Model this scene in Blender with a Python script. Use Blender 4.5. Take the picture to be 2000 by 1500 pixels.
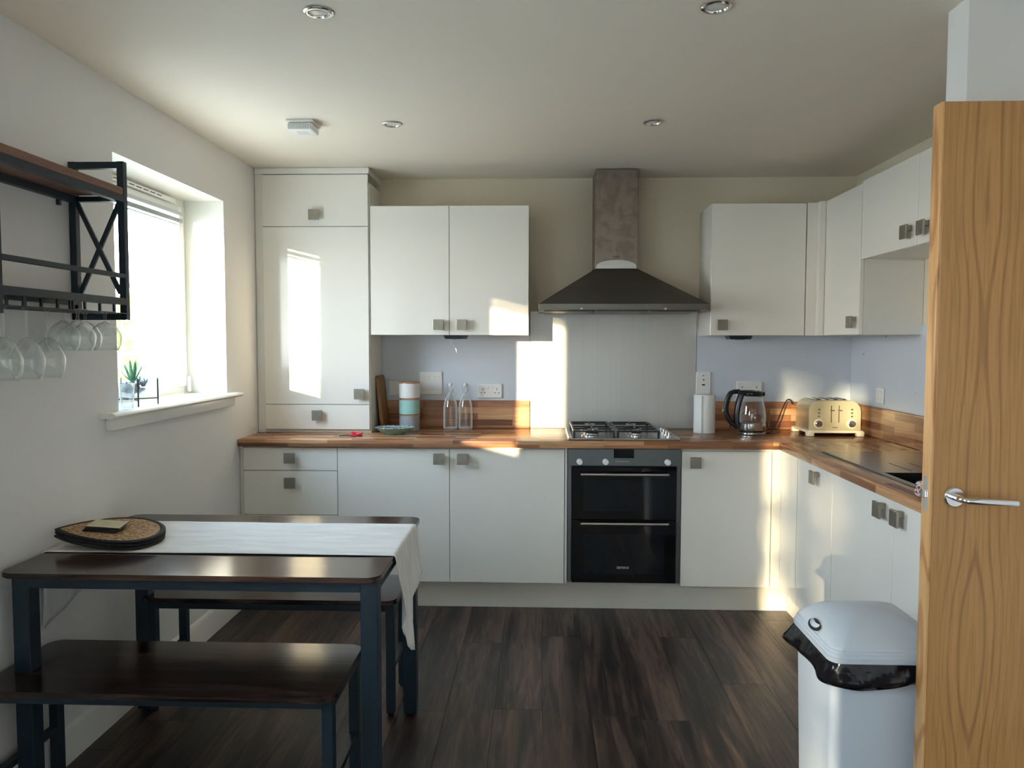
import bpy, bmesh, math, random
from mathutils import Vector, Matrix, Euler
random.seed(7)
sc = bpy.context.scene
C = sc.collection
for o in list(bpy.data.objects): bpy.data.objects.remove(o)
PI = math.pi
R = math.radians
# ------------------------------------------------------------------ camera
cam_d = bpy.data.cameras.new('camera'); cam = bpy.data.objects.new('camera', cam_d); C.objects.link(cam)
cam_d.sensor_fit = 'HORIZONTAL'; cam_d.sensor_width = 36.0; cam_d.lens = 1490/2000*36
cam_d.clip_start = 0.02; cam_d.clip_end = 300
PITCH, YAW, ROLL = .0545, .0365, .0015
fw = Vector((-math.sin(YAW)*math.cos(PITCH), math.cos(YAW)*math.cos(PITCH), -math.sin(PITCH)))
rt = Vector((math.cos(YAW), math.sin(YAW), 0)); up = rt.cross(fw)
r2 = math.cos(ROLL)*rt+math.sin(ROLL)*up; u2 = -math.sin(ROLL)*rt+math.cos(ROLL)*up
cam.matrix_world = Matrix(((r2.x, u2.x, -fw.x, 0), (r2.y, u2.y, -fw.y, 0), (r2.z, u2.z, -fw.z, 1.416), (0, 0, 0, 1)))
sc.camera = cam
# ------------------------------------------------------------------ light
SUN_E, SKY_S, EXPO = 10.5, 10.8, 0.85
sc.view_settings.view_transform = 'Standard'; sc.view_settings.look = 'None'
sc.view_settings.exposure = EXPO; sc.view_settings.gamma = 1.0; sc.view_settings.use_curve_mapping = False
sc.cycles.use_denoising = True
sc.cycles.max_bounces = 10; sc.cycles.diffuse_bounces = 6; sc.cycles.glossy_bounces = 4
sc.cycles.transparent_max_bounces = 24; sc.cycles.transmission_bounces = 6
sc.cycles.caustics_reflective = False; sc.cycles.caustics_refractive = False
sc.cycles.sample_clamp_indirect = 6.0
sun_dir = Vector((.45, 1, -.1125)).normalized()
sl = bpy.data.lights.new('sun', 'SUN'); sl.energy = SUN_E; sl.color = (1, .80, .52); sl.angle = R(.6)
so = bpy.data.objects.new('sun', sl); C.objects.link(so); so.location = (-6, -9, 4)
so.rotation_euler = sun_dir.to_track_quat('-Z', 'Y').to_euler()
w = bpy.data.worlds.new('world'); sc.world = w; w.use_nodes = True
nt = w.node_tree; nt.nodes.clear()
g = nt.nodes.new('ShaderNodeTexCoord'); s = nt.nodes.new('ShaderNodeSeparateXYZ'); r = nt.nodes.new('ShaderNodeValToRGB')
b = nt.nodes.new('ShaderNodeBackground'); o_ = nt.nodes.new('ShaderNodeOutputWorld')
nt.links.new(g.outputs['Generated'], s.inputs[0]); nt.links.new(s.outputs['Z'], r.inputs[0]); nt.links.new(r.outputs[0], b.inputs[0]); nt.links.new(b.outputs[0], o_.inputs[0])
r.color_ramp.elements[0].position = 0.0; r.color_ramp.elements[0].color = (.98, .97, .96, 1)
r.color_ramp.elements[1].position = .75; r.color_ramp.elements[1].color = (.46, .69, 1.0, 1)
e = r.color_ramp.elements.new(.2); e.color = (.70, .84, 1.0, 1)
b.inputs[1].default_value = SKY_S
def portal(loc, rot, sx, sy):
    d = bpy.data.lights.new('window_portal', 'AREA'); d.shape = 'RECTANGLE'; d.size = sx; d.size_y = sy; d.cycles.is_portal = True
    o = bpy.data.objects.new('window_portal', d); C.objects.link(o); o.location = loc; o.rotation_euler = rot
XL, XR, YW, ZC = -1.59, 1.83, 4.555, 2.38
YR = -4.4            # rear wall behind the camera
WT = .26             # outer wall thickness
portal((XL-WT-.02, 3.32, 1.62), (0, -PI/2, 0), .95, .95)
portal((XL-WT-.02, .69, 1.62), (0, -PI/2, 0), .95, 1.2)
portal((XL-WT-.02, -3.0, 1.08), (0, -PI/2, 0), 2.05, 1.7)

# ------------------------------------------------------------------ materials
def srgb(r, g, b):
    f = lambda c: (c/255/12.92) if c/255 <= .04045 else ((c/255+.055)/1.055)**2.4
    return (f(r), f(g), f(b), 1)
def newmat(name):
    m = bpy.data.materials.new(name); m.use_nodes = True; n = m.node_tree; n.nodes.clear()
    out = n.nodes.new('ShaderNodeOutputMaterial'); p = n.nodes.new('ShaderNodeBsdfPrincipled'); n.links.new(p.outputs[0], out.inputs[0])
    return m, n, p, out
def N(n, t, **k):
    x = n.nodes.new(t)
    for a, v in k.items(): setattr(x, a, v)
    return x
def coords(n, scale=(1, 1, 1), loc=(0, 0, 0), rnd=False):
    tc = N(n, 'ShaderNodeTexCoord'); mp = N(n, 'ShaderNodeMapping')
    mp.inputs['Scale'].default_value = scale; mp.inputs['Location'].default_value = loc
    if rnd:
        oi = N(n, 'ShaderNodeObjectInfo'); mu = N(n, 'ShaderNodeVectorMath', operation='SCALE'); ad = N(n, 'ShaderNodeVectorMath', operation='ADD')
        cv = N(n, 'ShaderNodeCombineXYZ')
        n.links.new(oi.outputs['Random'], cv.inputs[0]); n.links.new(oi.outputs['Random'], cv.inputs[1]); n.links.new(oi.outputs['Random'], cv.inputs[2])
        n.links.new(cv.outputs[0], mu.inputs[0]); mu.inputs['Scale'].default_value = 40
        n.links.new(tc.outputs['Object'], ad.inputs[0]); n.links.new(mu.outputs[0], ad.inputs[1]); n.links.new(ad.outputs[0], mp.inputs[0])
    else: n.links.new(tc.outputs['Object'], mp.inputs[0])
    return mp.outputs[0]
def ramp(n, fac, stops):
    r = N(n, 'ShaderNodeValToRGB'); el = r.color_ramp.elements
    el[0].position, el[0].color = stops[0]; el[1].position, el[1].color = stops[-1]
    for p, c in stops[1:-1]:
        e = el.new(p); e.color = c
    n.links.new(fac, r.inputs[0]); return r.outputs[0]
def bump(n, p, h, strength=.2, dist=.002):
    b = N(n, 'ShaderNodeBump'); b.inputs['Strength'].default_value = strength; b.inputs['Distance'].default_value = dist
    n.links.new(h, b.inputs['Height']); n.links.new(b.outputs[0], p.inputs['Normal'])
def plain(name, col, rough=.5, metal=0, var=.04, scale=6, coat=0, spec=.5, bmp=0, bscale=80):
    m, n, p, o = newmat(name)
    v = coords(n); t = N(n, 'ShaderNodeTexNoise'); t.inputs['Scale'].default_value = scale; t.inputs['Detail'].default_value = 4; n.links.new(v, t.inputs[0])
    lo = tuple(max(0, c*(1-var)) for c in col[:3])+(1,); hi = tuple(min(1, c*(1+var)) for c in col[:3])+(1,)
    n.links.new(ramp(n, t.outputs[0], [(.3, lo), (.7, hi)]), p.inputs['Base Color'])
    p.inputs['Roughness'].default_value = rough; p.inputs['Metallic'].default_value = metal; p.inputs['Specular IOR Level'].default_value = spec
    if coat: p.inputs['Coat Weight'].default_value = coat; p.inputs['Coat Roughness'].default_value = .04
    if bmp:
        t2 = N(n, 'ShaderNodeTexNoise'); t2.inputs['Scale'].default_value = bscale; n.links.new(v, t2.inputs[0]); bump(n, p, t2.outputs[0], bmp)
    return m
def emit(name, col, s):
    m, n, p, o = newmat(name); p.inputs['Base Color'].default_value = col
    p.inputs['Emission Color'].default_value = col; p.inputs['Emission Strength'].default_value = s; return m
M = {}
M['wall'] = plain('wall_paint', srgb(234, 233, 231), .75, var=.012, scale=3, bmp=.05, bscale=250)
M['wall_back'] = plain('wall_paint_back', srgb(226, 216, 194), .7, var=.015, scale=3, bmp=.05, bscale=250)
M['ceiling'] = plain('ceiling_paint', srgb(238, 230, 214), .8, var=.01, scale=2)  # warmth of the sun's bounce is blended into this cream
M['trim'] = plain('gloss_white_trim', srgb(240, 238, 230), .28, var=.01)
M['reveal'] = plain('satin_white_reveal', srgb(240, 238, 228), .22, var=.01)
M['door_white'] = plain('gloss_white_door', srgb(240, 236, 226), .10, var=.008, scale=1.5, spec=.5)
M['carcass'] = plain('cabinet_side_white', srgb(232, 229, 220), .35, var=.01)
M['plinth'] = plain('plinth_white', srgb(222, 218, 206), .4, var=.02)
M['upvc'] = plain('upvc_white', srgb(242, 242, 238), .25, var=.01)
M['nickel'] = plain('brushed_nickel', srgb(158, 153, 140), .34, metal=.85, var=.06, scale=40)
M['black_gap'] = plain('dark_gap', (.01, .01, .01, 1), .8)
M['black_metal'] = plain('black_coat_flare_tint', srgb(18, 38, 50), .42, var=.1, scale=30)  # black coat with the blue cast of lens flare mixed in
M['black_plastic'] = plain('black_plastic', (.012, .012, .014, 1), .28, var=.1)
M['oven_glass'] = plain('oven_black_glass', (.003, .003, .004, 1), .06, var=.1)
M['oven_win'] = plain('oven_window_glass', (.006, .008, .011, 1), .05, var=.1)
M['chrome'] = plain('chrome', (.82, .82, .83, 1), .08, metal=1, var=.02)
M['white_plastic'] = plain('white_plastic', srgb(238, 238, 234), .3, var=.01)
M['grey_plastic'] = plain('bin_grey_plastic', srgb(196, 205, 214), .36, var=.02, bmp=.05, bscale=300)
M['bag'] = plain('black_bin_liner', (.006, .006, .008, 1), .16, var=.2, bmp=1.0, bscale=38)
M['red_plastic'] = plain('red_plastic', srgb(225, 40, 62), .35)
M['paper'] = plain('kitchen_paper', srgb(240, 240, 238), .9, bmp=.3, bscale=120)
M['cream'] = plain('cream_enamel', srgb(222, 212, 176), .18, metal=.35, var=.02, coat=.5)
M['cream_base'] = plain('cream_plastic', srgb(238, 230, 205), .3)
M['stainless'] = None
def steel(name, col, rough, axis='x', smear=False, metal=1):
    m, n, p, o = newmat(name)
    sc_ = {'x': (2, 2, 260), 'z': (90, 90, .8)}[axis]
    t = N(n, 'ShaderNodeTexNoise'); t.inputs['Scale'].default_value = 1; t.inputs['Detail'].default_value = 3; n.links.new(coords(n, sc_), t.inputs[0])
    c = ramp(n, t.outputs[0], [(.3, tuple(x*(.98 if axis == 'z' else .94) for x in col[:3])+(1,)), (.7, tuple(min(1, x*(1.015 if axis == 'z' else 1.04)) for x in col[:3])+(1,))])
    if smear:
        t2 = N(n, 'ShaderNodeTexNoise'); t2.inputs['Scale'].default_value = 14; t2.inputs['Detail'].default_value = 6; t2.inputs['Distortion'].default_value = .6; n.links.new(coords(n), t2.inputs[0])
        mx = N(n, 'ShaderNodeMix', data_type='RGBA', blend_type='MULTIPLY'); mx.inputs[0].default_value = .8
        n.links.new(c, mx.inputs[6]); n.links.new(ramp(n, t2.outputs[0], [(.40, (.74, .70, .66, 1)), (.56, (1, 1, 1, 1))]), mx.inputs[7]); c = mx.outputs[2]
    n.links.new(c, p.inputs['Base Color']); p.inputs['Metallic'].default_value = metal; p.inputs['Roughness'].default_value = rough
    return m
M['steel_splash'] = steel('brushed_steel_splashback', srgb(206, 206, 202), .38, 'z', metal=.55)
M['steel_dark'] = steel('hood_brushed_steel', srgb(118, 117, 112), .34, 'x')
M['steel_chimney'] = steel('smeared_chimney_steel', srgb(146, 137, 126), .40, 'x', smear=True)
M['steel'] = steel('brushed_steel', srgb(200, 200, 198), .22, 'x')
M['oven_steel'] = steel('dark_oven_steel', srgb(112, 116, 118), .38, 'x')
def splash_mat():
    m, n, p, o = newmat('grey_splash_glass')
    v = coords(n); t = N(n, 'ShaderNodeTexVoronoi'); t.inputs['Scale'].default_value = 11; n.links.new(v, t.inputs[0])
    t2 = N(n, 'ShaderNodeTexNoise'); t2.inputs['Scale'].default_value = 4; n.links.new(v, t2.inputs[0])
    sp = ramp(n, t.outputs['Distance'], [(.055, (.42, .44, .47, 1)), (.10, (1, 1, 1, 1))])
    msk = ramp(n, t2.outputs[0], [(.50, (1, 1, 1, 1)), (.56, (0, 0, 0, 1))])
    m1 = N(n, 'ShaderNodeMix', data_type='RGBA'); n.links.new(msk, m1.inputs[0]); n.links.new(sp, m1.inputs[6]); m1.inputs[7].default_value = (1, 1, 1, 1)
    m2 = N(n, 'ShaderNodeMix', data_type='RGBA', blend_type='MULTIPLY'); m2.inputs[0].default_value = 1; m2.inputs[6].default_value = srgb(210, 218, 226); n.links.new(m1.outputs[2], m2.inputs[7])
    n.links.new(m2.outputs[2], p.inputs['Base Color']); p.inputs['Roughness'].default_value = .42; return m
M['splash'] = splash_mat()
def block_wood(name, run='x', dark=1.0, rough=.26, sl=.33, sw=.036, seed=0):
    m, n, p, o = newmat(name)
    tc = N(n, 'ShaderNodeTexCoord'); sx = N(n, 'ShaderNodeSeparateXYZ'); n.links.new(tc.outputs['Object'], sx.inputs[0])
    ad = N(n, 'ShaderNodeMath', operation='ADD'); cb = N(n, 'ShaderNodeCombineXYZ')
    a, c = ('X', 'Y') if run == 'x' else ('Y', 'X')
    n.links.new(sx.outputs[c], ad.inputs[0]); n.links.new(sx.outputs['Z'], ad.inputs[1])
    n.links.new(sx.outputs[a], cb.inputs[0]); n.links.new(ad.outputs[0], cb.inputs[1])
    of = N(n, 'ShaderNodeVectorMath', operation='ADD'); of.inputs[1].default_value = (seed*.37, seed*.013+.003, 0); n.links.new(cb.outputs[0], of.inputs[0])
    br = N(n, 'ShaderNodeTexBrick'); n.links.new(of.outputs[0], br.inputs[0]); br.offset = .37; br.inputs['Scale'].default_value = 1
    br.inputs['Brick Width'].default_value = sl; br.inputs['Row Height'].default_value = sw; br.inputs['Mortar Size'].default_value = 0
    br.inputs['Color1'].default_value = (0, 0, 0, 1); br.inputs['Color2'].default_value = (1, 1, 1, 1)
    col = ramp(n, br.outputs['Color'], [(0, srgb(118, 76, 54)), (.3, srgb(150, 102, 72)), (.6, srgb(176, 126, 90)), (1, srgb(206, 160, 116))])
    mp = N(n, 'ShaderNodeMapping'); mp.inputs['Scale'].default_value = (5, 130, 1); n.links.new(of.outputs[0], mp.inputs[0])
    t = N(n, 'ShaderNodeTexNoise'); t.inputs['Scale'].default_value = 1; t.inputs['Detail'].default_value = 5; t.inputs['Distortion'].default_value = .4; n.links.new(mp.outputs[0], t.inputs[0])
    mx = N(n, 'ShaderNodeMix', data_type='RGBA', blend_type='MULTIPLY'); mx.inputs[0].default_value = 1
    n.links.new(col, mx.inputs[6]); n.links.new(ramp(n, t.outputs[0], [(.3, (.62*dark,)*3+(1,)), (.65, (1.0*dark,)*3+(1,))]), mx.inputs[7])
    n.links.new(mx.outputs[2], p.inputs['Base Color']); p.inputs['Roughness'].default_value = rough; p.inputs['Specular IOR Level'].default_value = .38; return m
M['worktop_x'] = block_wood('worktop_block_wood_back', 'x', 1.12)
M['worktop_y'] = block_wood('worktop_block_wood_side', 'y', 1.12, seed=3)
M['upstand_x'] = block_wood('upstand_block_wood_back', 'x', 1.3, rough=.25, seed=5)
M['upstand_y'] = block_wood('upstand_block_wood_side', 'y', 1.3, rough=.25, seed=8)
def grain(name, stops, scale, rough=.4, rnd=False, distort=1.2, bmp=.15, coarse=1.0, tint=.35, coat=0):
    m, n, p, o = newmat(name)
    v = coords(n, scale, rnd=rnd)
    t = N(n, 'ShaderNodeTexNoise'); t.inputs['Scale'].default_value = 1; t.inputs['Detail'].default_value = 8; t.inputs['Roughness'].default_value = .62; t.inputs['Distortion'].default_value = distort; n.links.new(v, t.inputs[0])
    v2 = coords(n, tuple(s_*.16*coarse for s_ in scale), rnd=rnd)
    t2 = N(n, 'ShaderNodeTexNoise'); t2.inputs['Scale'].default_value = 1; t2.inputs['Detail'].default_value = 3; t2.inputs['Distortion'].default_value = 1.5; n.links.new(v2, t2.inputs[0])
    ad = N(n, 'ShaderNodeMix', data_type='FLOAT'); ad.inputs[0].default_value = tint; n.links.new(t.outputs[0], ad.inputs[2]); n.links.new(t2.outputs[0], ad.inputs[3])
    n.links.new(ramp(n, ad.outputs[0], stops), p.inputs['Base Color']); p.inputs['Roughness'].default_value = rough
    bump(n, p, t.outputs[0], bmp, .001)
    if coat: p.inputs['Coat Weight'].default_value = coat
    return m
fl = [(.40, srgb(26, 22, 21)), (.47, srgb(48, 39, 37)), (.53, srgb(74, 58, 51)), (.64, srgb(106, 82, 69))]
M['plank'] = grain('dark_oak_vinyl', fl, (34, 2.6, 34), .40, rnd=True, bmp=.3, tint=.5)
tb = [(.40, srgb(22, 17, 17)), (.50, srgb(44, 32, 29)), (.58, srgb(82, 56, 44)), (.68, srgb(120, 82, 60))]
M['table_wood'] = grain('rustic_dark_walnut', tb, (2.2, 34, 34), .17, bmp=.12, tint=.5)
M['shelf_wood'] = grain('shelf_walnut', [(.3, srgb(96, 64, 54)), (.7, srgb(150, 106, 84))], (30, 2.5, 30), .4)
M['board_wood'] = grain('chopping_board_wood', [(.3, srgb(120, 84, 46)), (.7, srgb(172, 124, 74))], (30, 30, 2.5), .5)
def oak(name, x0, base, dark, edge=False):
    m, n, p, o = newmat(name)
    tc = N(n, 'ShaderNodeTexCoord'); sx = N(n, 'ShaderNodeSeparateXYZ'); n.links.new(tc.outputs['Object'], sx.inputs[0])
    d = N(n, 'ShaderNodeMath', operation='SUBTRACT'); n.links.new(sx.outputs['Y' if edge else 'X'], d.inputs[0]); d.inputs[1].default_value = x0
    ab = N(n, 'ShaderNodeMath', operation='ABSOLUTE'); n.links.new(d.outputs[0], ab.inputs[0])
    pw = N(n, 'ShaderNodeMath', operation='POWER'); n.links.new(ab.outputs[0], pw.inputs[0]); pw.inputs[1].default_value = 1.35
    k = N(n, 'ShaderNodeMath', operation='MULTIPLY'); n.links.new(pw.outputs[0], k.inputs[0]); k.inputs[1].default_value = 12 if edge else 26
    t = N(n, 'ShaderNodeTexNoise'); t.inputs['Scale'].default_value = 1; t.inputs['Detail'].default_value = 1.5; n.links.new(coords(n, (1.2, 1, 1.05), (0, 0, .8)), t.inputs[0])
    k2 = N(n, 'ShaderNodeMath', operation='MULTIPLY_ADD'); n.links.new(t.outputs[0], k2.inputs[0]); k2.inputs[1].default_value = 2.6; n.links.new(k.outputs[0], k2.inputs[2])
    s6 = N(n, 'ShaderNodeMath', operation='MULTIPLY'); n.links.new(k2.outputs[0], s6.inputs[0]); s6.inputs[1].default_value = 22
    sn = N(n, 'ShaderNodeMath', operation='SINE'); n.links.new(s6.outputs[0], sn.inputs[0])
    pr = N(n, 'ShaderNodeMath', operation='MULTIPLY_ADD'); n.links.new(sn.outputs[0], pr.inputs[0]); pr.inputs[1].default_value = .5; pr.inputs[2].default_value = .5
    f = N(n, 'ShaderNodeTexNoise'); f.inputs['Scale'].default_value = 1; f.inputs['Detail'].default_value = 4; n.links.new(coords(n, (170, 170, 7)), f.inputs[0])
    c0 = ramp(n, pr.outputs[0], [(.70, base), (1.0, dark)])
    c1n = N(n, 'ShaderNodeMix', data_type='RGBA'); n.links.new(ramp(n, ab.outputs[0], [(.035, (1, 1, 1, 1)), (.10, (.18, .18, .18, 1))]), c1n.inputs[0]); c1n.inputs[6].default_value = tuple((a_*.8+b_*.2) for a_, b_ in zip(base, dark)); n.links.new(c0, c1n.inputs[7]); c1 = c1n.outputs[2]
    mx = N(n, 'ShaderNodeMix', data_type='RGBA', blend_type='MULTIPLY'); mx.inputs[0].default_value = .8
    n.links.new(c1, mx.inputs[6]); n.links.new(ramp(n, f.outputs[0], [(.3, (.78, .74, .68, 1)), (.6, (1, 1, 1, 1))]), mx.inputs[7])
    n.links.new(mx.outputs[2], p.inputs['Base Color']); p.inputs['Roughness'].default_value = .38; bump(n, p, f.outputs[0], .1, .001); return m
M['oak'] = oak('oak_veneer', .118, srgb(190, 142, 88), srgb(164, 118, 70))
M['oak_edge'] = oak('oak_lipping', .01, srgb(220, 170, 112), srgb(186, 132, 78), True)
def glass(name, tint=(1, 1, 1, 1), rough=.0, edge=.0, ior=1.45, gcol=(1, 1, 1, 1)):
    m = bpy.data.materials.new(name); m.use_nodes = True; n = m.node_tree; n.nodes.clear()
    out = N(n, 'ShaderNodeOutputMaterial'); tr = N(n, 'ShaderNodeBsdfTransparent'); gl = N(n, 'ShaderNodeBsdfGlossy'); mx = N(n, 'ShaderNodeMixShader')
    tr.inputs[0].default_value = tint; gl.inputs['Roughness'].default_value = rough; gl.inputs[0].default_value = gcol
    fr = N(n, 'ShaderNodeFresnel'); ge = N(n, 'ShaderNodeNewGeometry'); io = N(n, 'ShaderNodeMix', data_type='FLOAT')
    io.inputs[2].default_value = ior; io.inputs[3].default_value = 1/ior; n.links.new(ge.outputs['Backfacing'], io.inputs[0]); n.links.new(io.outputs[0], fr.inputs['IOR'])
    n.links.new(fr.outputs[0], mx.inputs[0]); n.links.new(tr.outputs[0], mx.inputs[1]); n.links.new(gl.outputs[0], mx.inputs[2])
    src = mx.outputs[0]
    if edge:
        lw = N(n, 'ShaderNodeLayerWeight'); lw.inputs[0].default_value = .5; pw_ = N(n, 'ShaderNodeMath', operation='POWER'); pw_.inputs[1].default_value = 2.6; n.links.new(lw.outputs['Facing'], pw_.inputs[0])
        df = N(n, 'ShaderNodeBsdfDiffuse'); df.inputs[0].default_value = (.95, .97, .97, 1)  # white rim colour imitates refracted highlights along glass edges
        mu = N(n, 'ShaderNodeMath', operation='MULTIPLY'); mu.inputs[1].default_value = edge; n.links.new(pw_.outputs[0], mu.inputs[0])
        m2 = N(n, 'ShaderNodeMixShader'); n.links.new(mu.outputs[0], m2.inputs[0]); n.links.new(src, m2.inputs[1]); n.links.new(df.outputs[0], m2.inputs[2]); src = m2.outputs[0]
    n.links.new(src, out.inputs[0]); return m
M['pane'] = glass('window_glass', (.98, .99, .98, 1))
M['glassware'] = glass('clear_glassware', (.97, .98, .98, 1), edge=.9, ior=1.5)
M['linen'] = None
def linen():
    m, n, p, o = newmat('washed_linen')
    v = coords(n, (420, 420, 420)); t = N(n, 'ShaderNodeTexWave'); t.inputs['Scale'].default_value = .4; t.inputs['Distortion'].default_value = 2; n.links.new(v, t.inputs[0])
    t2 = N(n, 'ShaderNodeTexNoise'); t2.inputs['Scale'].default_value = 1; t2.inputs['Detail'].default_value = 4; n.links.new(coords(n, (5, 26, 5)), t2.inputs[0])
    n.links.new(ramp(n, t2.outputs[0], [(.3, srgb(222, 220, 216)), (.7, srgb(240, 239, 236))]), p.inputs['Base Color']); p.inputs['Roughness'].default_value = .95
    bump(n, p, t2.outputs[0], .9, .008); return m
M['linen'] = linen()
def jute():
    m, n, p, o = newmat('woven_jute')
    t = N(n, 'ShaderNodeTexVoronoi'); t.inputs['Scale'].default_value = 1; n.links.new(coords(n, (95, 150, 60)), t.inputs[0])
    n.links.new(ramp(n, t.outputs['Distance'], [(.1, srgb(214, 182, 142)), (.75, srgb(128, 92, 62))]), p.inputs['Base Color']); p.inputs['Roughness'].default_value = .9
    bump(n, p, t.outputs['Distance'], -.9, .004); return m
M['jute'] = jute()
M['jute_black'] = plain('black_braided_jute', srgb(20, 24, 28), .8, var=.4, scale=90, bmp=.9, bscale=140)
M['ceramic_white'] = plain('white_ceramic', srgb(226, 226, 222), .25)
M['ceramic_mint'] = plain('mint_ceramic', srgb(160, 205, 196), .25)
M['ceramic_grey'] = plain('grey_ceramic', srgb(160, 166, 170), .25)
M['copper'] = plain('copper_band', srgb(196, 146, 112), .3, metal=.5)
M['sink'] = plain('dark_composite_sink', srgb(92, 80, 72), .22, var=.1, scale=300)
M['sink_dark'] = plain('sink_bowl_composite', srgb(34, 33, 33), .3, var=.1, scale=300)
def dish_mat():
    m, n, p, o = newmat('patterned_dish_glaze')
    t = N(n, 'ShaderNodeTexVoronoi'); t.inputs['Scale'].default_value = 34; n.links.new(coords(n), t.inputs[0])
    n.links.new(ramp(n, t.outputs['Distance'], [(.25, srgb(222, 232, 236)), (.38, srgb(150, 180, 205)), (.48, srgb(40, 62, 78)), (.6, srgb(180, 205, 200))]), p.inputs['Base Color']); p.inputs['Roughness'].default_value = .15; return m
M['dish'] = dish_mat()
M['dish_green'] = plain('green_glaze', srgb(120, 160, 148), .2, var=.2, scale=20)
def leafm(name, a, b, rough=.5):
    m, n, p, o = newmat(name)
    t = N(n, 'ShaderNodeTexNoise'); t.inputs['Scale'].default_value = 3; n.links.new(coords(n), t.inputs[0])
    n.links.new(ramp(n, t.outputs[0], [(.3, a), (.7, b)]), p.inputs['Base Color']); p.inputs['Roughness'].default_value = rough; return m
M['leaf'] = leafm('tree_leaves', srgb(120, 140, 60), srgb(180, 190, 100))
M['bark'] = plain('bark', srgb(90, 75, 60), .9, var=.3)
M['bounce_ground'] = leafm('pale_bounce_ground', srgb(196, 182, 166), srgb(220, 206, 190), .9)  # unseen ground, made pale and warm to bounce light onto the ceiling
M['aloe'] = leafm('aloe_leaf', srgb(46, 120, 78), srgb(100, 170, 120), .35)
M['pebble'] = plain('dark_pebbles', srgb(92, 100, 104), .4, var=.5, scale=60)
M['pale_succulent'] = plain('pale_succulent', srgb(140, 170, 165), .5)
def cloth_pat():
    m, n, p, o = newmat('red_white_patterned_cloth')
    t = N(n, 'ShaderNodeTexVoronoi'); t.inputs['Scale'].default_value = 60; n.links.new(coords(n), t.inputs[0])
    n.links.new(ramp(n, t.outputs['Distance'], [(.2, srgb(150, 50, 42)), (.34, srgb(190, 110, 92)), (.42, srgb(228, 222, 216)), (.7, srgb(90, 80, 84))]), p.inputs['Base Color']); p.inputs['Roughness'].default_value = .9; return m
M['pat_cloth'] = cloth_pat()
M['lamp_glass'] = plain('frosted_lamp', srgb(225, 226, 215), .25)
M['blind'] = plain('aluminium_slat', srgb(190, 194, 196), .35, metal=.3)
M['logo_white'] = plain('printed_silver', srgb(190, 190, 190), .5)
M['logo_dark'] = plain('printed_dark', srgb(40, 36, 34), .5)
M['print_card'] = grain('printed_coaster', [(.3, srgb(150, 140, 110)), (.5, srgb(206, 198, 164)), (.7, srgb(224, 216, 186))], (20, 30, 20), .4)

# ------------------------------------------------------------------ mesh helpers
WL = {}
def link(o, parent=None):
    C.objects.link(o)
    if parent is not None: o.parent = parent
    return o
def thing(name, label, cat, loc, group=None, kind=None):
    o = bpy.data.objects.new(name, None); o.empty_display_size = .05; o.location = loc; C.objects.link(o); WL[o.name] = Vector(loc)
    tag(o, label, cat, group, kind); return o
def tag(o, label=None, cat=None, group=None, kind=None):
    if label: o['label'] = label
    if cat: o['category'] = cat
    if group: o['group'] = group
    if kind: o['kind'] = kind
    return o
def mk(name, bm, mat, parent=None, smooth=False, origin=None):
    """verts are in world coordinates; the object's origin goes to its parent's origin (or `origin`)"""
    base = WL[parent.name] if parent is not None else Vector(origin or (0, 0, 0))
    if base.length: bmesh.ops.translate(bm, verts=bm.verts, vec=-base)
    bmesh.ops.recalc_face_normals(bm, faces=bm.faces)
    me = bpy.data.meshes.new(name); bm.to_mesh(me); bm.free()
    mats = mat if isinstance(mat, (list, tuple)) else [mat]
    for m in mats: me.materials.append(m)
    if smooth:
        for p in me.polygons: p.use_smooth = True
    o = bpy.data.objects.new(name, me); link(o, parent)
    if parent is None: o.location = base
    WL[o.name] = base.copy(); return o
def auto(o, ang=35):
    me = o.data
    me.shade_smooth() if hasattr(me, 'shade_smooth') else None
    try: me.set_sharp_from_angle(angle=R(ang))
    except Exception: pass
    return o
def B(): return bmesh.new()
def box(bm, a, b, bev=0, seg=2, mat=0, rot=None, piv=None):
    a = Vector(a); b = Vector(b); c = (a+b)/2; d = b-a
    r = bmesh.ops.create_cube(bm, size=1.0); vs = r['verts']
    bmesh.ops.scale(bm, vec=(abs(d.x), abs(d.y), abs(d.z)), verts=vs); bmesh.ops.translate(bm, vec=c, verts=vs)
    if bev:
        es = list({e for v in vs for e in v.link_edges})
        rr = bmesh.ops.bevel(bm, geom=es, offset=bev, segments=seg, affect='EDGES', profile=.5); vs = list({v for f in rr['faces'] for v in f.verts} | {v for v in vs if v.is_valid})
        vs = [v for v in vs if v.is_valid]
    if rot is not None:
        bmesh.ops.rotate(bm, cent=piv if piv is not None else c, matrix=rot, verts=vs)
    if mat:
        for f in {f for v in vs for f in v.link_faces}: f.material_index = mat
    return vs
def bx(a, b, bev=0, seg=2):
    bm = B(); box(bm, a, b, bev, seg); return bm
def lathe(bm, prof, c, seg=32, axis='z', close=True):
    rings = []
    for r_, z_ in prof:
        ring = []
        for i in range(seg):
            t = 2*PI*i/seg; p = Vector((r_*math.cos(t), r_*math.sin(t), z_))
            if axis == 'y': p = Vector((p.x, p.z, p.y))
            if axis == 'x': p = Vector((p.z, p.y, p.x))
            ring.append(bm.verts.new(Vector(c)+p))
        rings.append(ring)
    for a, b2 in zip(rings, rings[1:]):
        for i in range(seg): bm.faces.new((a[i], a[(i+1) % seg], b2[(i+1) % seg], b2[i]))
    if close:
        for ring in (rings[0], rings[-1]):
            try: bm.faces.new(ring)
            except Exception: pass
    return rings
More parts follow.
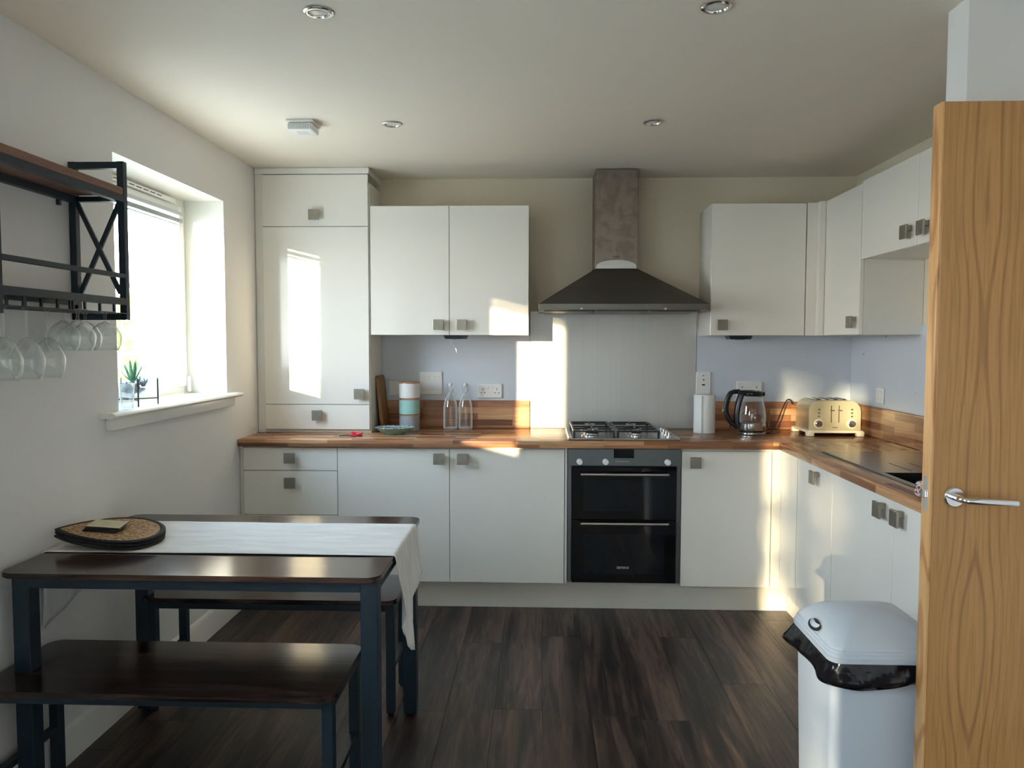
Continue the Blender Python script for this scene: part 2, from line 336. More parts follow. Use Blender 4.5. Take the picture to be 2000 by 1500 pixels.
def tube(bm, pts, rad, seg=10, cap=True, flat=1.0):
    pts = [Vector(p) for p in pts]; rings = []; prev = None
    for i, p in enumerate(pts):
        t = (pts[min(i+1, len(pts)-1)]-pts[max(i-1, 0)]).normalized()
        if prev is None: prev = t.orthogonal().normalized()
        nrm = (prev-t*prev.dot(t)).normalized(); prev = nrm; bn = t.cross(nrm)
        rr = rad[i] if isinstance(rad, (list, tuple)) else rad
        rings.append([bm.verts.new(p+nrm*rr*math.cos(2*PI*k/seg)+bn*rr*flat*math.sin(2*PI*k/seg)) for k in range(seg)])
    for a, b2 in zip(rings, rings[1:]):
        for i in range(seg): bm.faces.new((a[i], a[(i+1) % seg], b2[(i+1) % seg], b2[i]))
    if cap: bm.faces.new(rings[0]); bm.faces.new(list(reversed(rings[-1])))
def curve_pts(P, n=8):
    P = [Vector(p) for p in P]; out = []
    for i in range(len(P)-1):
        p0, p1, p2, p3 = P[max(i-1, 0)], P[i], P[i+1], P[min(i+2, len(P)-1)]
        for k in range(n):
            t = k/n; out.append(.5*((2*p1)+(p2-p0)*t+(2*p0-5*p1+4*p2-p3)*t*t+(3*p1-p0-3*p2+p3)*t**3))
    out.append(P[-1]); return out
def prism(bm, poly, z0, z1, ax='z'):
    f = {'z': lambda u, v, w_: (u, v, w_), 'y': lambda u, v, w_: (u, w_, v), 'x': lambda u, v, w_: (w_, u, v)}[ax]
    a = [bm.verts.new(f(u, v, z0)) for u, v in poly]; b2 = [bm.verts.new(f(u, v, z1)) for u, v in poly]; n = len(poly)
    for i in range(n): bm.faces.new((a[i], a[(i+1) % n], b2[(i+1) % n], b2[i]))
    bm.faces.new(a); bm.faces.new(list(reversed(b2)))
def rrect(x0, y0, x1, y1, r, n=5):
    out = []
    for cx, cy, a0 in ((x1-r, y1-r, 0), (x0+r, y1-r, 90), (x0+r, y0+r, 180), (x1-r, y0+r, 270)):
        for k in range(n+1):
            t = R(a0+90*k/n); out.append((cx+r*math.cos(t), cy+r*math.sin(t)))
    return out
def text(name, s, size, loc, rot, mat, parent):
    cu = bpy.data.curves.new(name, 'FONT'); cu.body = s; cu.size = size; cu.extrude = .0003; cu.align_x = 'CENTER'; cu.align_y = 'CENTER'
    t = bpy.data.objects.new('t', cu); C.objects.link(t); bpy.context.view_layer.update()
    me = bpy.data.meshes.new_from_object(t); bpy.data.objects.remove(t)
    me.materials.append(mat); o = bpy.data.objects.new(name, me); link(o, parent); o.location = Vector(loc)-WL[parent.name]; o.rotation_euler = rot; return o
def struct(name, bm, mat, **k):
    o = mk(name, bm, mat, **k); o['kind'] = 'structure'; return o

# ------------------------------------------------------------------ room shell
# floor: slab with separate planks laid away from the camera
bm = B(); box(bm, (XL-.02, YR-.02, -.08), (XR+.02, YW+.02, -.012)); floor = struct('floor', bm, M['black_gap'])
PW, PL = .186, 1.22
plank_me = {}
col = 0; x = XL-.07
while x < XR:
    x0, x1 = max(x+.0003, XL), min(x+PW-.0003, XR)
    y = YR-random.uniform(0, PL)
    while y < YW:
        y0, y1 = max(y+.0003, YR), min(y+PL-.0003, YW)
        if y1-y0 > .01 and x1-x0 > .01:
            key = (round(x1-x0, 4), round(y1-y0, 4))
            if key not in plank_me:
                b_ = B(); box(b_, (0, 0, -.0118), (x1-x0, y1-y0, 0), .0007, 1); me = bpy.data.meshes.new('plank'); b_.to_mesh(me); b_.free(); me.materials.append(M['plank']); plank_me[key] = me
            o = bpy.data.objects.new('plank', plank_me[key]); link(o, floor); o.location = (x0, y0, 0)
        y += PL
    x += PW
struct('ceiling', bx((XL-WT, YR-WT, ZC), (XR+.3, YW+.2, ZC+.1)), M['ceiling'])
# left wall with three openings
W1 = (2.815, 3.82, 1.135, 2.125); W2 = (.08, 1.30, 1.135, 2.125); W3 = (-3.85, -2.15, 0.0, 2.15)
bm = B()
ys = sorted([YR-WT, YW+.2]+[v for q in (W1, W2, W3) for v in q[:2]])
for y0, y1 in zip(ys, ys[1:]):
    hole = [q for q in (W1, W2, W3) if abs(q[0]-y0) < 1e-6]
    if hole:
        q = hole[0]
        if q[2] > 0: box(bm, (XL-WT, y0, -.08), (XL, y1, q[2]))
        box(bm, (XL-WT, y0, q[3]), (XL, y1, ZC))
    else: box(bm, (XL-WT, y0, -.08), (XL, y1, ZC))
bmesh.ops.remove_doubles(bm, verts=bm.verts, dist=1e-5)
struct('wall_left', bm, M['wall'])
struct('wall_back', bx((XL, YW, -.08), (XR+.3, YW+.2, ZC)), M['wall_back'])
struct('wall_right', bx((XR, 2.33, -.08), (XR+.3, YW, ZC)), M['wall_back'])
struct('wall_partition', bx((1.19, 2.22, -.012), (XR+.3, 2.33, ZC)), M['wall'])
struct('wall_right_near', bx((1.80, YR-WT, -.08), (1.80+.3, 2.22, ZC)), M['wall'])
bm = B(); box(bm, (XL, YR-WT, -.08), (1.80, YR, ZC))
struct('wall_rear', bm, M['wall'])
# reveals (satin paint linings)
def reveal(q, name):
    bm = B(); y0, y1, z0, z1 = q; xo = XL-.20; t = .004
    box(bm, (xo, y1-t, z0), (XL-.0005, y1-.0002, z1-.0002)); box(bm, (xo, y0+.0002, z0), (XL-.0005, y0+t, z1-.0002)); box(bm, (xo, y0+t, z1-t), (XL-.0005, y1-t, z1-.0002))
    struct(name, bm, M['reveal'])
reveal(W1, 'trim_1'); reveal(W2, 'trim_2')
def window(name, q, sill=True, vent=True):
    y0, y1, z0, z1 = q; x1 = XL-.20; x0 = x1-.055
    zb = z0+.02 if sill else z0
    w_ = thing(name, None, None, (x1, (y0+y1)/2, z0), kind='structure')
    fr = B(); F = .045
    box(fr, (x0, y0, zb), (x1, y0+F, z1-.001), .004); box(fr, (x0, y1-F, zb), (x1, y1, z1-.001), .004)
    box(fr, (x0, y0+F, zb), (x1, y1-F, zb+F), .004); box(fr, (x0, y0+F, z1-F), (x1, y1-F, z1-.001), .004)
    auto(mk('frame', fr, M['upvc'], w_))
    s_ = B(); S = .05; a, b2, c, d = y0+F-.006, y1-F+.006, zb+F-.006, z1-F+.006
    xs0, xs1 = x0+.015, x1+.012
    box(s_, (xs0, a, c), (xs1, a+S, d), .008); box(s_, (xs0, b2-S, c), (xs1, b2, d), .008)
    box(s_, (xs0, a+S, c), (xs1, b2-S, c+S), .008); box(s_, (xs0, a+S, d-S), (xs1, b2-S, d), .008)
    auto(mk('sash', s_, M['upvc'], w_))
    mk('pane', bx((x0+.025, a+S-.01, c+S-.01), (x0+.031, b2-S+.01, d-S+.01)), M['pane'], w_)
    if vent:
        v = B(); box(v, (x1+.0125, y0+.12, z1-.040), (x1+.024, y1-.14, z1-.018), .003); mk('trickle_vent', v, M['upvc'], w_)
        v = B()
        for k in range(9):
            yy = y0+.2+k*.06; box(v, (x1+.024, yy, z1-.031), (x1+.0246, yy+.045, z1-.027))
        mk('vent_slots', v, M['black_gap'], w_)
        h = B(); box(h, (x1+.0125, y1-.042, z0+.03), (x1+.026, y1-.022, z0+.11), .003); mk('hinge', h, M['upvc'], w_)
    return w_, (a+S, b2-S, c+S, d-S)
w1, G1 = window('window_1', W1); w2, G2 = window('window_2', W2)
w3, G3 = window('window_3', W3, sill=False, vent=False)
# raised venetian blinds
def blind(name, G, lab):
    a, b2, c, d = G; x = XL-.176
    t = thing(name, lab, 'blind', (x, (a+b2)/2, d))
    mk('headrail', bx((x-.012, a+.004, d-.006), (x+.012, b2-.004, d+.012), .002), M['blind'], t)
    for k in range(7): mk('slat', bx((x-.011, a+.006, d-.0225-k*.0030), (x+.011, b2-.006, d-.0208-k*.0030)), M['blind'], t)
    mk('bottom_rail', bx((x-.011, a+.006, d-.056), (x+.011, b2-.006, d-.049), .002), M['blind'], t)
    cd = B()
    for dy in (.05, .075): tube(cd, [(x+.013, b2-dy, d-.01), (x+.013, b2-dy-.004, d-.4), (x+.013, b2-dy, c+.06)], .0014, 6)
    mk('cord', cd, M['white_plastic'], t)
    mk('cord_tassel', bx((x+.009, b2-.08, c+.035), (x+.017, b2-.045, c+.06), .003), M['white_plastic'], t)
blind('venetian_blind', G1, 'raised grey slatted blind at the top of the kitchen window')
blind('venetian_blind', G2, 'raised grey slatted blind on the unseen window nearer the camera')  # added out of view so its slats stripe the cupboard's sun patch
# window boards
def sill(q, nb):
    y0, y1, z0, z1 = q; bm = B(); zt = z0+.022
    prof = [(XL-.20, z0+.0005), (XL+.045, z0+.0005), (XL+.056, z0+.005), (XL+.060, z0+.011), (XL+.056, z0+.018), (XL+.045, zt), (XL-.20, zt)]
    pa = [bm.verts.new((x_, y0-(.13 if x_ > XL-.1 else 0)+.0, z_)) for x_, z_ in prof]
    bm.free(); bm = B()
    box(bm, (XL-.20, y0+.0045, z0+.0005), (XL-.001, y1-.0045, zt))
    pr = [(XL+.0005, z0+.0005), (XL+.045, z0+.0005), (XL+.056, z0+.005), (XL+.060, z0+.011), (XL+.056, z0+.018), (XL+.045, zt), (XL+.0005, zt)]
    bm2 = B(); vs = []
    for yy in (y0-.125, y1+.07): vs.append([bm.verts.new((x_, yy, z_)) for x_, z_ in pr])
    n_ = len(pr)
    for i in range(n_): bm.faces.new((vs[0][i], vs[0][(i+1) % n_], vs[1][(i+1) % n_], vs[1][i]))
    bm.faces.new(vs[0]); bm.faces.new(vs[1]); bm2.free()
    box(bm, (XL+.0005, y0-.09, z0-.045), (XL+.028, y1+.03, z0), .003)
    auto(struct(nb, bm, M['trim']), 50)
sill(W1, 'window_board'); bpy.data.objects['window_board'].name = 'trim_3'; sill(W2, 'trim_4')
# skirting
bm = B(); prism(bm, [(XL+.0005, .0), (XL+.016, .0), (XL+.016, .105), (XL+.011, .118), (XL+.004, .125), (XL+.0005, .125)], 0, 1, 'y')
for v in bm.verts: v.co.y = -2.10 if v.co.y < .5 else 3.985
auto(struct('baseboard_left', bm, M['trim']), 30)

# ------------------------------------------------------------------ kitchen units
def knob_mesh():
    bm = B(); box(bm, (-.029, -.033, -.029), (.029, -.024, .029), .0015, 2); box(bm, (-.006, -.024, .004), (.014, -.0002, .026), .001, 1)
    me = bpy.data.meshes.new('knob'); bm.to_mesh(me); bm.free(); me.materials.append(M['nickel']); return me
KN = knob_mesh()
def knob(door, x, y, z, rot=0):
    o = bpy.data.objects.new('knob', KN); link(o, door); o.location = Vector((x, y, z))-WL[door.name]; o.rotation_euler = (0, 0, rot); return o
DT = .019; G = .0016
def dfront(t, x0, x1, z0, z1, y, name='door'):
    """door facing the camera, front face at y"""
    return mk(name, bx((x0+G, y, z0+G), (x1-G, y+DT, z1-G), .0012, 1), M['door_white'], t)
def sfront(t, y0, y1, z0, z1, x, name='door'):
    """door facing -x, front face at x"""
    return mk(name, bx((x, y0+G, z0+G), (x+DT, y1-G, z1-G), .0012, 1), M['door_white'], t)
YD, YU, XB, XU = 3.96, 4.235, 1.25, 1.53
ZB0, ZB1 = .148, .866
# tall boiler cupboard standing on the worktop
t = thing('tall_cupboard', 'tall white cupboard standing on the left end of the worktop', 'cupboard', (-1.27, 4.39, .905))
mk('carcass', bx((-1.585, 4.252, .9055), (-.948, 4.553, 2.30), .001, 1), M['carcass'], t)
mk('filler_strip', bx((-1.587, 4.238, .9055), (-1.546, 4.252, 2.345)), M['carcass'], t)
mk('cornice', bx((-1.587, 4.233, 2.345), (-.948, 4.553, 2.378), .001, 1), M['trim'], t)
d = dfront(t, -1.546, -.952, 2.056, 2.342, 4.23); knob(d, -1.249, 4.23, 2.118)
d = dfront(t, -1.546, -.952, 1.066, 2.056, 4.23); knob(d, -1.005, 4.23, 1.127)
d = dfront(t, -1.546, -.952, .925, 1.066, 4.23, 'drawer_front'); knob(d, -1.243, 4.23, 1.008)
# wall cupboards
t = thing('wall_cupboard', 'wide white wall cupboard with two doors left of the hood', 'cupboard', (-.505, 4.40, 1.455))
mk('carcass', bx((-.943, 4.256, 1.456), (-.064, 4.553, 2.168)), M['carcass'], t)
d = dfront(t, -.944, -.503, 1.455, 2.169, YU); knob(d, -.563, YU, 1.513)
d = dfront(t, -.503, -.062, 1.455, 2.169, YU); knob(d, -.433, YU, 1.513)
t = thing('wall_cupboard', 'white single-door wall cupboard right of the hood, with corner posts', 'cupboard', (1.2, 4.40, 1.455))
mk('carcass', bx((.935, 4.256, 1.456), (1.826, 4.553, 2.172)), M['carcass'], t)
d = dfront(t, .933, 1.444, 1.455, 2.173, YU); knob(d, .994, YU, 1.513)
mk('corner_post', bx((1.448, YU, 1.456), (1.50, YU+.018, 2.173)), M['door_white'], t)
mk('corner_post', bx((1.501, 4.19, 1.456), (1.53, 4.254, 2.175)), M['door_white'], t)
t = thing('wall_cupboard', 'narrow full-height white wall cupboard on the right-hand wall by the corner', 'cupboard', (1.68, 3.95, 1.455))
mk('carcass', bx((1.551, 3.728, 1.456), (1.828, 4.253, 2.172)), M['carcass'], t)
d = sfront(t, 3.732, 4.188, 1.455, 2.175, XU); knob(d, XU, 3.782, 1.517, -PI/2)
t = thing('wall_cupboard', 'short white two-door wall cupboard high up beside the oak door', 'cupboard', (1.68, 3.2, 1.81))
mk('carcass', bx((1.551, 2.66, 1.816), (1.828, 3.724, 2.184)), M['carcass'], t)
d = sfront(t, 3.185, 3.728, 1.813, 2.185, XU); knob(d, XU, 3.245, 1.875, -PI/2)
d = sfront(t, 2.64, 3.185, 1.813, 2.185, XU); knob(d, XU, 3.105, 1.873, -PI/2)
# base units
t = thing('drawer_unit', 'white base drawer unit at the left end under the worktop', 'drawer unit', (-1.33, 4.25, .148))
mk('carcass', bx((-1.570, 3.982, .149), (-1.066, 4.553, .866)), M['carcass'], t)
mk('filler_strip', bx((-1.588, 3.966, .149), (-1.572, 4.553, .866)), M['plinth'], t)
for z0, z1, kz in ((.737, ZB1-.006, .808), (.50, .737, .675), (ZB0, .50, .438)):
    d = dfront(t, -1.571, -1.066, z0, z1, YD, 'drawer'); knob(d, -1.314, YD, kz)
t = thing('base_cupboard', 'white two-door base cupboard left of the oven', 'cupboard', (-.47, 4.25, .148))
mk('carcass', bx((-1.064, 3.982, .149), (.130, 4.553, .866)), M['carcass'], t)
d = dfront(t, -1.066, -.472, ZB0, ZB1-.006, YD); knob(d, -.525, YD, .808)
d = dfront(t, -.472, .131, ZB0, ZB1-.006, YD); knob(d, -.401, YD, .808)
mk('end_panel', bx((.132, YD+.003, .149), (.144, 4.553, .866)), M['carcass'], t)
t = thing('base_cupboard', 'white single-door base cupboard right of the oven', 'cupboard', (1.0, 4.25, .148))
mk('carcass', bx((.738, 3.982, .149), (1.226, 4.553, .866)), M['carcass'], t)
d = dfront(t, .736, 1.200, ZB0-.008, ZB1-.012, YD); knob(d, .804, YD, .797)
mk('corner_post', bx((1.203, YD, .142), (1.249, YD+.02, .864)), M['door_white'], t)
mk('corner_post', bx((1.250, 3.72, .142), (1.270, 3.981, .864)), M['door_white'], t)
t = thing('base_cupboard', 'white base cupboard on the right run nearest the corner', 'cupboard', (1.55, 3.49, .148))
mk('carcass', bx((1.272, 3.275, .149), (1.828, 3.98, .866)), M['carcass'], t)
d = sfront(t, 3.275, 3.717, .138, ZB1-.006, XB); knob(d, XB, 3.445, .812, -PI/2)
t = thing('sink_cupboard', 'white two-door sink cupboard behind the grey bin', 'cupboard', (1.55, 2.8, .148))
bm = B(); box(bm, (1.272, 2.36, .149), (1.828, 3.272, .64)); mk('carcass', bm, M['carcass'], t)
d = sfront(t, 2.712, 3.272, .138, ZB1-.006, XB); knob(d, XB, 2.785, .812, -PI/2)
d = sfront(t, 2.345, 2.712, .138, ZB1-.006, XB); knob(d, XB, 2.648, .812, -PI/2)
bm = B(); box(bm, (-1.585, 4.012, .001), (1.305, 4.027, .147)); box(bm, (1.306, 2.36, .001), (1.321, 4.027, .147))
tag(mk('plinth', bm, M['plinth'], origin=(0, 4.02, .001)), 'long cream plinth board along the floor under the base units', 'plinth')
# worktop
t = thing('worktop', 'brown block-wood L-shaped worktop with glossy surface', 'worktop', (0, 4.245, .868))
bm = B(); box(bm, (-1.589, 3.935, .868), (1.8295, 4.554, .905), .003, 2); auto(mk('back_run', bm, M['worktop_x'], t))
SX0, SX1, SY0, SY1 = 1.345, 1.765, 2.55, 3.02   # bowl hole
bm = B(); x0, x1, y0, y1 = 1.226, 1.8295, 2.332, 3.9345
box(bm, (x0, y0, .868), (SX0-.012, y1, .9052), .0025, 2); box(bm, (SX1+.012, y0, .868), (x1, y1, .905)); box(bm, (SX0-.012, y0, .868), (SX1+.012, SY0-.012, .905)); box(bm, (SX0-.012, SY1+.012, .868), (SX1+.012, y1, .905))
auto(mk('side_run', bm, M['worktop_y'], t))
# upstands, panels
tag(mk('upstand', bx((-.946, 4.535, .9055), (-.060, 4.5545, 1.068), .002, 1), M['upstand_x'], origin=(-.5, 4.545, .9055)), 'block-wood upstand behind the bottles and canisters', 'upstand')
tag(mk('upstand', bx((.925, 4.535, .9055), (1.811, 4.5545, 1.068), .002, 1), M['upstand_x'], origin=(1.35, 4.545, .9055)), 'block-wood upstand behind the kettle', 'upstand')
tag(mk('upstand', bx((1.811, 2.333, .9055), (1.8295, 4.5345, 1.068), .002, 1), M['upstand_y'], origin=(1.82, 3.4, .9055)), 'block-wood upstand along the right-hand wall past the toaster', 'upstand')
tag(mk('backsplash', bx((-.946, 4.549, 1.069), (-.060, 4.5545, 1.50)), M['splash'], origin=(-.5, 4.55, 1.07)), 'blue-grey wall panel between worktop and double wall cupboard', 'backsplash')
tag(mk('backsplash', bx((.925, 4.549, 1.069), (1.824, 4.5545, 1.50)), M['splash'], origin=(1.35, 4.55, 1.07)), 'speckled blue-grey wall panel behind kettle and toaster', 'backsplash')
tag(mk('backsplash', bx((1.8245, 2.333, 1.069), (1.8295, 4.548, 1.50)), M['splash'], origin=(1.82, 3.4, 1.07)), 'blue-grey wall panel on the right-hand wall holding a small socket', 'backsplash')
tag(mk('splashback', bx((-.058, 4.546, .9058), (.923, 4.5545, 1.60), .001, 1), M['steel_splash'], origin=(.43, 4.55, .906)), 'tall brushed-steel splashback behind the hob', 'splashback')

# ------------------------------------------------------------------ cooker hood
t = thing('cooker_hood', 'dark steel pyramid cooker hood with chimney over the hob', 'cooker hood', (.44, 4.30, 1.583))
x0, x1, yf, yb = -.008, .888, 4.06, 4.545
bm = B(); box(bm, (x0, yf, 1.588), (x1, yb, 1.622), .002, 1); mk('rim', bm, M['steel_dark'], t)
bm = B()
lo = [(x0+.002, yf+.002), (x1-.002, yf+.002), (x1-.002, yb), (x0+.002, yb)]; hi = [(.305, 4.30), (.544, 4.30), (.544, yb), (.305, yb)]
a = [bm.verts.new((u, v, 1.622)) for u, v in lo]; c = [bm.verts.new((u, v, 1.825)) for u, v in hi]
for i in range(4): bm.faces.new((a[i], a[(i+1) % 4], c[(i+1) % 4], c[i]))
bm.faces.new(a); bm.faces.new(c); mk('canopy', bm, M['steel_dark'], t)
mk('chimney', bx((.306, 4.302, 1.826), (.542, yb, 2.376), .002, 1), M['steel_chimney'], t)
bm = B(); arc = [(.312, 1.828)]+[(.424-.112*math.cos(PI*k/12), 1.828+.012+.036*math.sin(PI*k/12)) for k in range(13)]+[(.536, 1.828)]
prism(bm, arc, 4.2985, 4.3015, 'y'); mk('badge_plate', bm, M['steel'], t)
text('brand_mark', 'SIEMENS', .013, (.424, 4.2975, 1.893), (PI/2, 0, 0), M['logo_dark'], t)
for k in range(3): mk('grease_filter', bx((x0+.03+k*.282, yf+.06, 1.582), (x0+.03+k*.282+.272, yb-.03, 1.5878), .002, 1), M['steel_dark'], t)
for xx in (.22, .66):
    bm = B(); lathe(bm, [(.0, 0), (.006, 0), (.007, -.004), (.0, -.006)], (xx, yf-.0005, 1.594), 12, 'y', False); mk('button', bm, M['chrome'], t)
# ------------------------------------------------------------------ hob
t = thing('gas_hob', 'steel four-burner gas hob set in the worktop', 'hob', (.44, 4.23, .9055))
bm = B(); box(bm, (.150, 3.985, .9055), (.735, 4.475, .916), .004, 2); mk('hob_plate', bm, M['steel'], t)
BUR = [(.28, 4.10, .042), (.28, 4.35, .034), (.52, 4.10, .034), (.52, 4.35, .048)]
for bx_, by_, br in BUR:
    bm = B(); lathe(bm, [(br+.012, .9162), (br+.012, .921), (br, .926), (br, .930), (0.001, .930)], (bx_, by_, 0), 28); b_ = auto(mk('burner', bm, M['steel'], t))
    bm = B(); lathe(bm, [(br-.006, .9302), (br-.006, .936), (br-.012, .939), (.001, .939)], (bx_, by_, 0), 28); auto(mk('burner_cap', bm, M['black_plastic'], b_))
for gx0, gx1 in ((.175, .395), (.405, .63)):
    bm = B(); h = .955; rr = .006
    for y_ in (4.005, 4.225, 4.455): box(bm, (gx0, y_-rr, h-.009), (gx1, y_+rr, h), .001, 1)
    for x_ in (gx0, gx1-2*rr): box(bm, (x_, 4.005, h-.009), (x_+2*rr, 4.455, h), .001, 1)
    for by_ in (4.10, 4.35):
        cx = (gx0+gx1)/2
        box(bm, (gx0, by_-rr*.7, h-.007), (cx-.028, by_+rr*.7, h+.002)); box(bm, (cx+.028, by_-rr*.7, h-.007), (gx1, by_+rr*.7, h+.002))
        box(bm, (cx-rr*.7, by_-.11, h-.007), (cx+rr*.7, by_-.028, h+.002)); box(bm, (cx-rr*.7, by_+.028, h-.007), (cx+rr*.7, by_+.105, h+.002))
    for x_ in (gx0, gx1-2*rr):
        for y_ in (4.002, 4.448): box(bm, (x_, y_, .9162), (x_+2*rr, y_+2*rr, h-.008))
    auto(mk('pan_support', bm, M['black_plastic'], t))
for k in range(4):
    bm = B(); lathe(bm, [(.018, .9163), (.018, .922), (.014, .924), (.013, .938), (.0005, .939)], (.685, 4.06+k*.085, 0), 20); auto(mk('control_knob', bm, M['chrome'], t))
# ------------------------------------------------------------------ oven
t = thing('double_oven', 'black glass built-in double oven with steel handles', 'oven', (.44, 4.2, .157))
mk('body', bx((.148, 3.985, .157), (.734, 4.50, .864)), M['black_plastic'], t)
mk('control_panel', bx((.147, 3.952, .775), (.7335, 3.984, .864), .001, 1), M['oven_steel'], t)
for xx in (.147, .714): mk('side_trim', bx((xx, 3.960, .157), (xx+.0195, 3.984, .774)), M['oven_steel'], t)
for z0, z1, hz in ((.493, .772, .735), (.159, .490, .478)):
    d = mk('oven_door', bx((.168, 3.950, z0), (.7125, 3.984, z1), .002, 1), M['oven_glass'], t)
    mk('door_window', bx((.23, 3.9485, z0+.045), (.65, 3.9499, z1-.075 if z0 < .4 else z1-.07)), M['oven_win'], d)
    bm = B(); tube(bm, [(.212, 3.918, hz), (.667, 3.918, hz)], .0085, 14)
    for xx in (.235, .644): tube(bm, [(xx, 3.918, hz), (xx, 3.951, hz)], .006, 10)
    auto(mk('handle', bm, M['steel'], d))
text('brand_mark', 'SIEMENS', .017, (.436, 3.9480, .240), (PI/2, 0, 0), M['logo_white'], t)
mk('display', bx((.385, 3.9508, .817), (.489, 3.9519, .862)), M['oven_glass'], t)
for xx in (.209, .343, .663):
    bm = B(); lathe(bm, [(.0165, -.001), (.0165, -.006), (.0145, -.009), (.0135, -.024), (.0005, -.025)], (xx, 3.952, .797), 22, 'y', False); auto(mk('dial', bm, M['white_plastic'], t))
bm = B()
for k in range(6): box(bm, (.395+k*.012, 3.9512, .797), (.402+k*.012, 3.9519, .801))
mk('touch_marks', bm, M['logo_white'], t)
# ------------------------------------------------------------------ sink
t = thing('sink', 'dark composite inset sink and drainer in the right-hand worktop', 'sink', (1.55, 3.1, .905))
bm = B(); a, b2, c, d = 1.325, 1.785, 2.53, 3.60; zt = .910
bi = (SX0, SX1, SY0, SY1)
box(bm, (a, c, .9054), (bi[0], d, zt), .0015, 1); box(bm, (bi[1], c, .9054), (b2, d, zt), .0015, 1); box(bm, (bi[0], c, .9054), (bi[1], bi[2], zt)); box(bm, (bi[0], bi[3], .9054), (bi[1], d, zt-.001))
mk('rim', bm, M['sink'], t)
for k in range(3):
    xx = bi[0]+.13+k*.085; mk('drainer_rib', bx((xx, 3.07, zt-.0008), (xx+.006, 3.26, zt+.0006), .0003, 1), M['sink'], t)
bm = B(); th = .006
z0 = .73
for p, q in (((bi[0], bi[2]), (bi[0]+th, bi[3])), ((bi[1]-th, bi[2]), (bi[1], bi[3])), ((bi[0]+th, bi[2]), (bi[1]-th, bi[2]+th)), ((bi[0]+th, bi[3]-th), (bi[1]-th, bi[3]))): box(bm, (p[0]+.0003, p[1]+.0003, z0), (q[0]-.0003, q[1]-.0003, zt-.001))
box(bm, (bi[0]+th, bi[2]+th, z0), (bi[1]-th, bi[3]-th, z0+th)); mk('bowl', bm, M['sink_dark'], t)
bm = B(); e_ = .004
for p, q in (((a-e_, d), (b2, d+e_)), ((a-e_, c), (a, d))): box(bm, (p[0], p[1], .9054), (q[0], q[1], .9085), .0008, 1)
mk('edge_trim', bm, M['steel'], t)
bm = B(); lathe(bm, [(.028, .7362), (.028, .738), (.0005, .7385)], (1.555, 2.785, 0), 20); mk('waste', bm, M['chrome'], t)

# ------------------------------------------------------------------ ceiling fittings
def downlight():
    t = thing('ceiling_spotlight', 'chrome spotlight', 'ceiling light', (-.650, 2.262, ZC), 'recessed spotlights in the ceiling')
    bm = B(); lathe(bm, [(.042, 0), (.043, -.004), (.039, -.0065), (.032, -.0065), (.030, -.003), (.0295, -.0005)], (-.650, 2.262, ZC), 40, close=False); auto(mk('bezel', bm, M['chrome'], t), 60)
    bm = B(); lathe(bm, [(.029, -.0015), (.020, -.004), (.0005, -.0045)], (-.650, 2.262, ZC), 32, close=False); mk('lamp', bm, M['lamp_glass'], t, True)
    return t
def copy_tree(o, parent=None):
    c = o.copy(); C.objects.link(c); WL[c.name] = WL.get(o.name, Vector((0, 0, 0))).copy()
    if parent is not None: c.parent = parent
    for ch in [k for k in bpy.data.objects if k.parent == o]: copy_tree(ch, c)
    return c
p0 = downlight(); p0['label'] = 'round chrome ceiling spotlight nearest the camera on the left'
for (x_, y_), lab in zip(((.502, 2.264), (-.657, 3.405), (.490, 3.412)), ('round chrome ceiling spotlight nearest the camera on the right', 'small round ceiling spotlight to the right of the heat detector', 'small round ceiling spotlight in front of the hood chimney')):
    c_ = copy_tree(p0); c_.location = (x_, y_, ZC); c_['label'] = lab
t = thing('heat_detector', 'square white heat detector on the ceiling', 'detector', (-1.045, 3.38, ZC))
mk('base_plate', bx((-1.105, 3.32, ZC-.012), (-.985, 3.44, ZC-.0003), .003, 1), M['white_plastic'], t)
bm = B(); box(bm, (-1.10, 3.325, ZC-.045), (-.990, 3.435, ZC-.0123), .008, 2); b_ = auto(mk('cover', bm, M['white_plastic'], t))
bm = B()
for k in range(14): box(bm, (-1.094+k*.0074, 3.3246, ZC-.040), (-1.0915+k*.0074, 3.3249, ZC-.017))
for k in range(3): box(bm, (-1.07, 3.35+k*.02, ZC-.0455), (-1.02, 3.354+k*.02, ZC-.0451))
mk('vent_grooves', bm, M['ceramic_grey'], b_)['kind'] = 'stuff'

# ------------------------------------------------------------------ sockets
def plate(name, label, cat, x, z, w_, h, holes=(), rockers=(), y=None, wall='back', yy=0):
    """holes/rockers given as (du, dz, sw, sh)"""
    yb = 4.5485
    t = thing(name, label, cat, (x, yb, z) if wall == 'back' else (1.824, yy, z))
    def bb(du0, dv0, du1, dv1, d0, d1, bev=0):
        if wall == 'back': return bx((x+du0, yb-d1, z+dv0), (x+du1, yb-d0, z+dv1), bev, 1)
        return bx((1.824-d1, yy-du1, z+dv0), (1.824-d0, yy-du0, z+dv1), bev, 1)
    mk('faceplate', bb(-w_/2, -h/2, w_/2, h/2, .0002, .010, .003), M['white_plastic'], t)
    for du, dz, sw, sh in rockers: mk('rocker', bb(du-sw/2, dz-sh/2, du+sw/2, dz+sh/2, .0101, .0135, .001), M['white_plastic'], t)
    if holes:
        bm = B()
        for du, dz, sw, sh in holes:
            b_ = bb(du-sw/2, dz-sh/2, du+sw/2, dz+sh/2, .0101, .0106); me = bpy.data.meshes.new('x'); b_.to_mesh(me); b_.free(); bm.from_mesh(me); bpy.data.meshes.remove(me)
        mk('slots', bm, M['black_gap'], t)
    return t
def pins(du, dz=-.008): return [(du, dz+.018, .004, .009), (du-.011, dz-.004, .008, .004), (du+.011, dz-.004, .008, .004)]
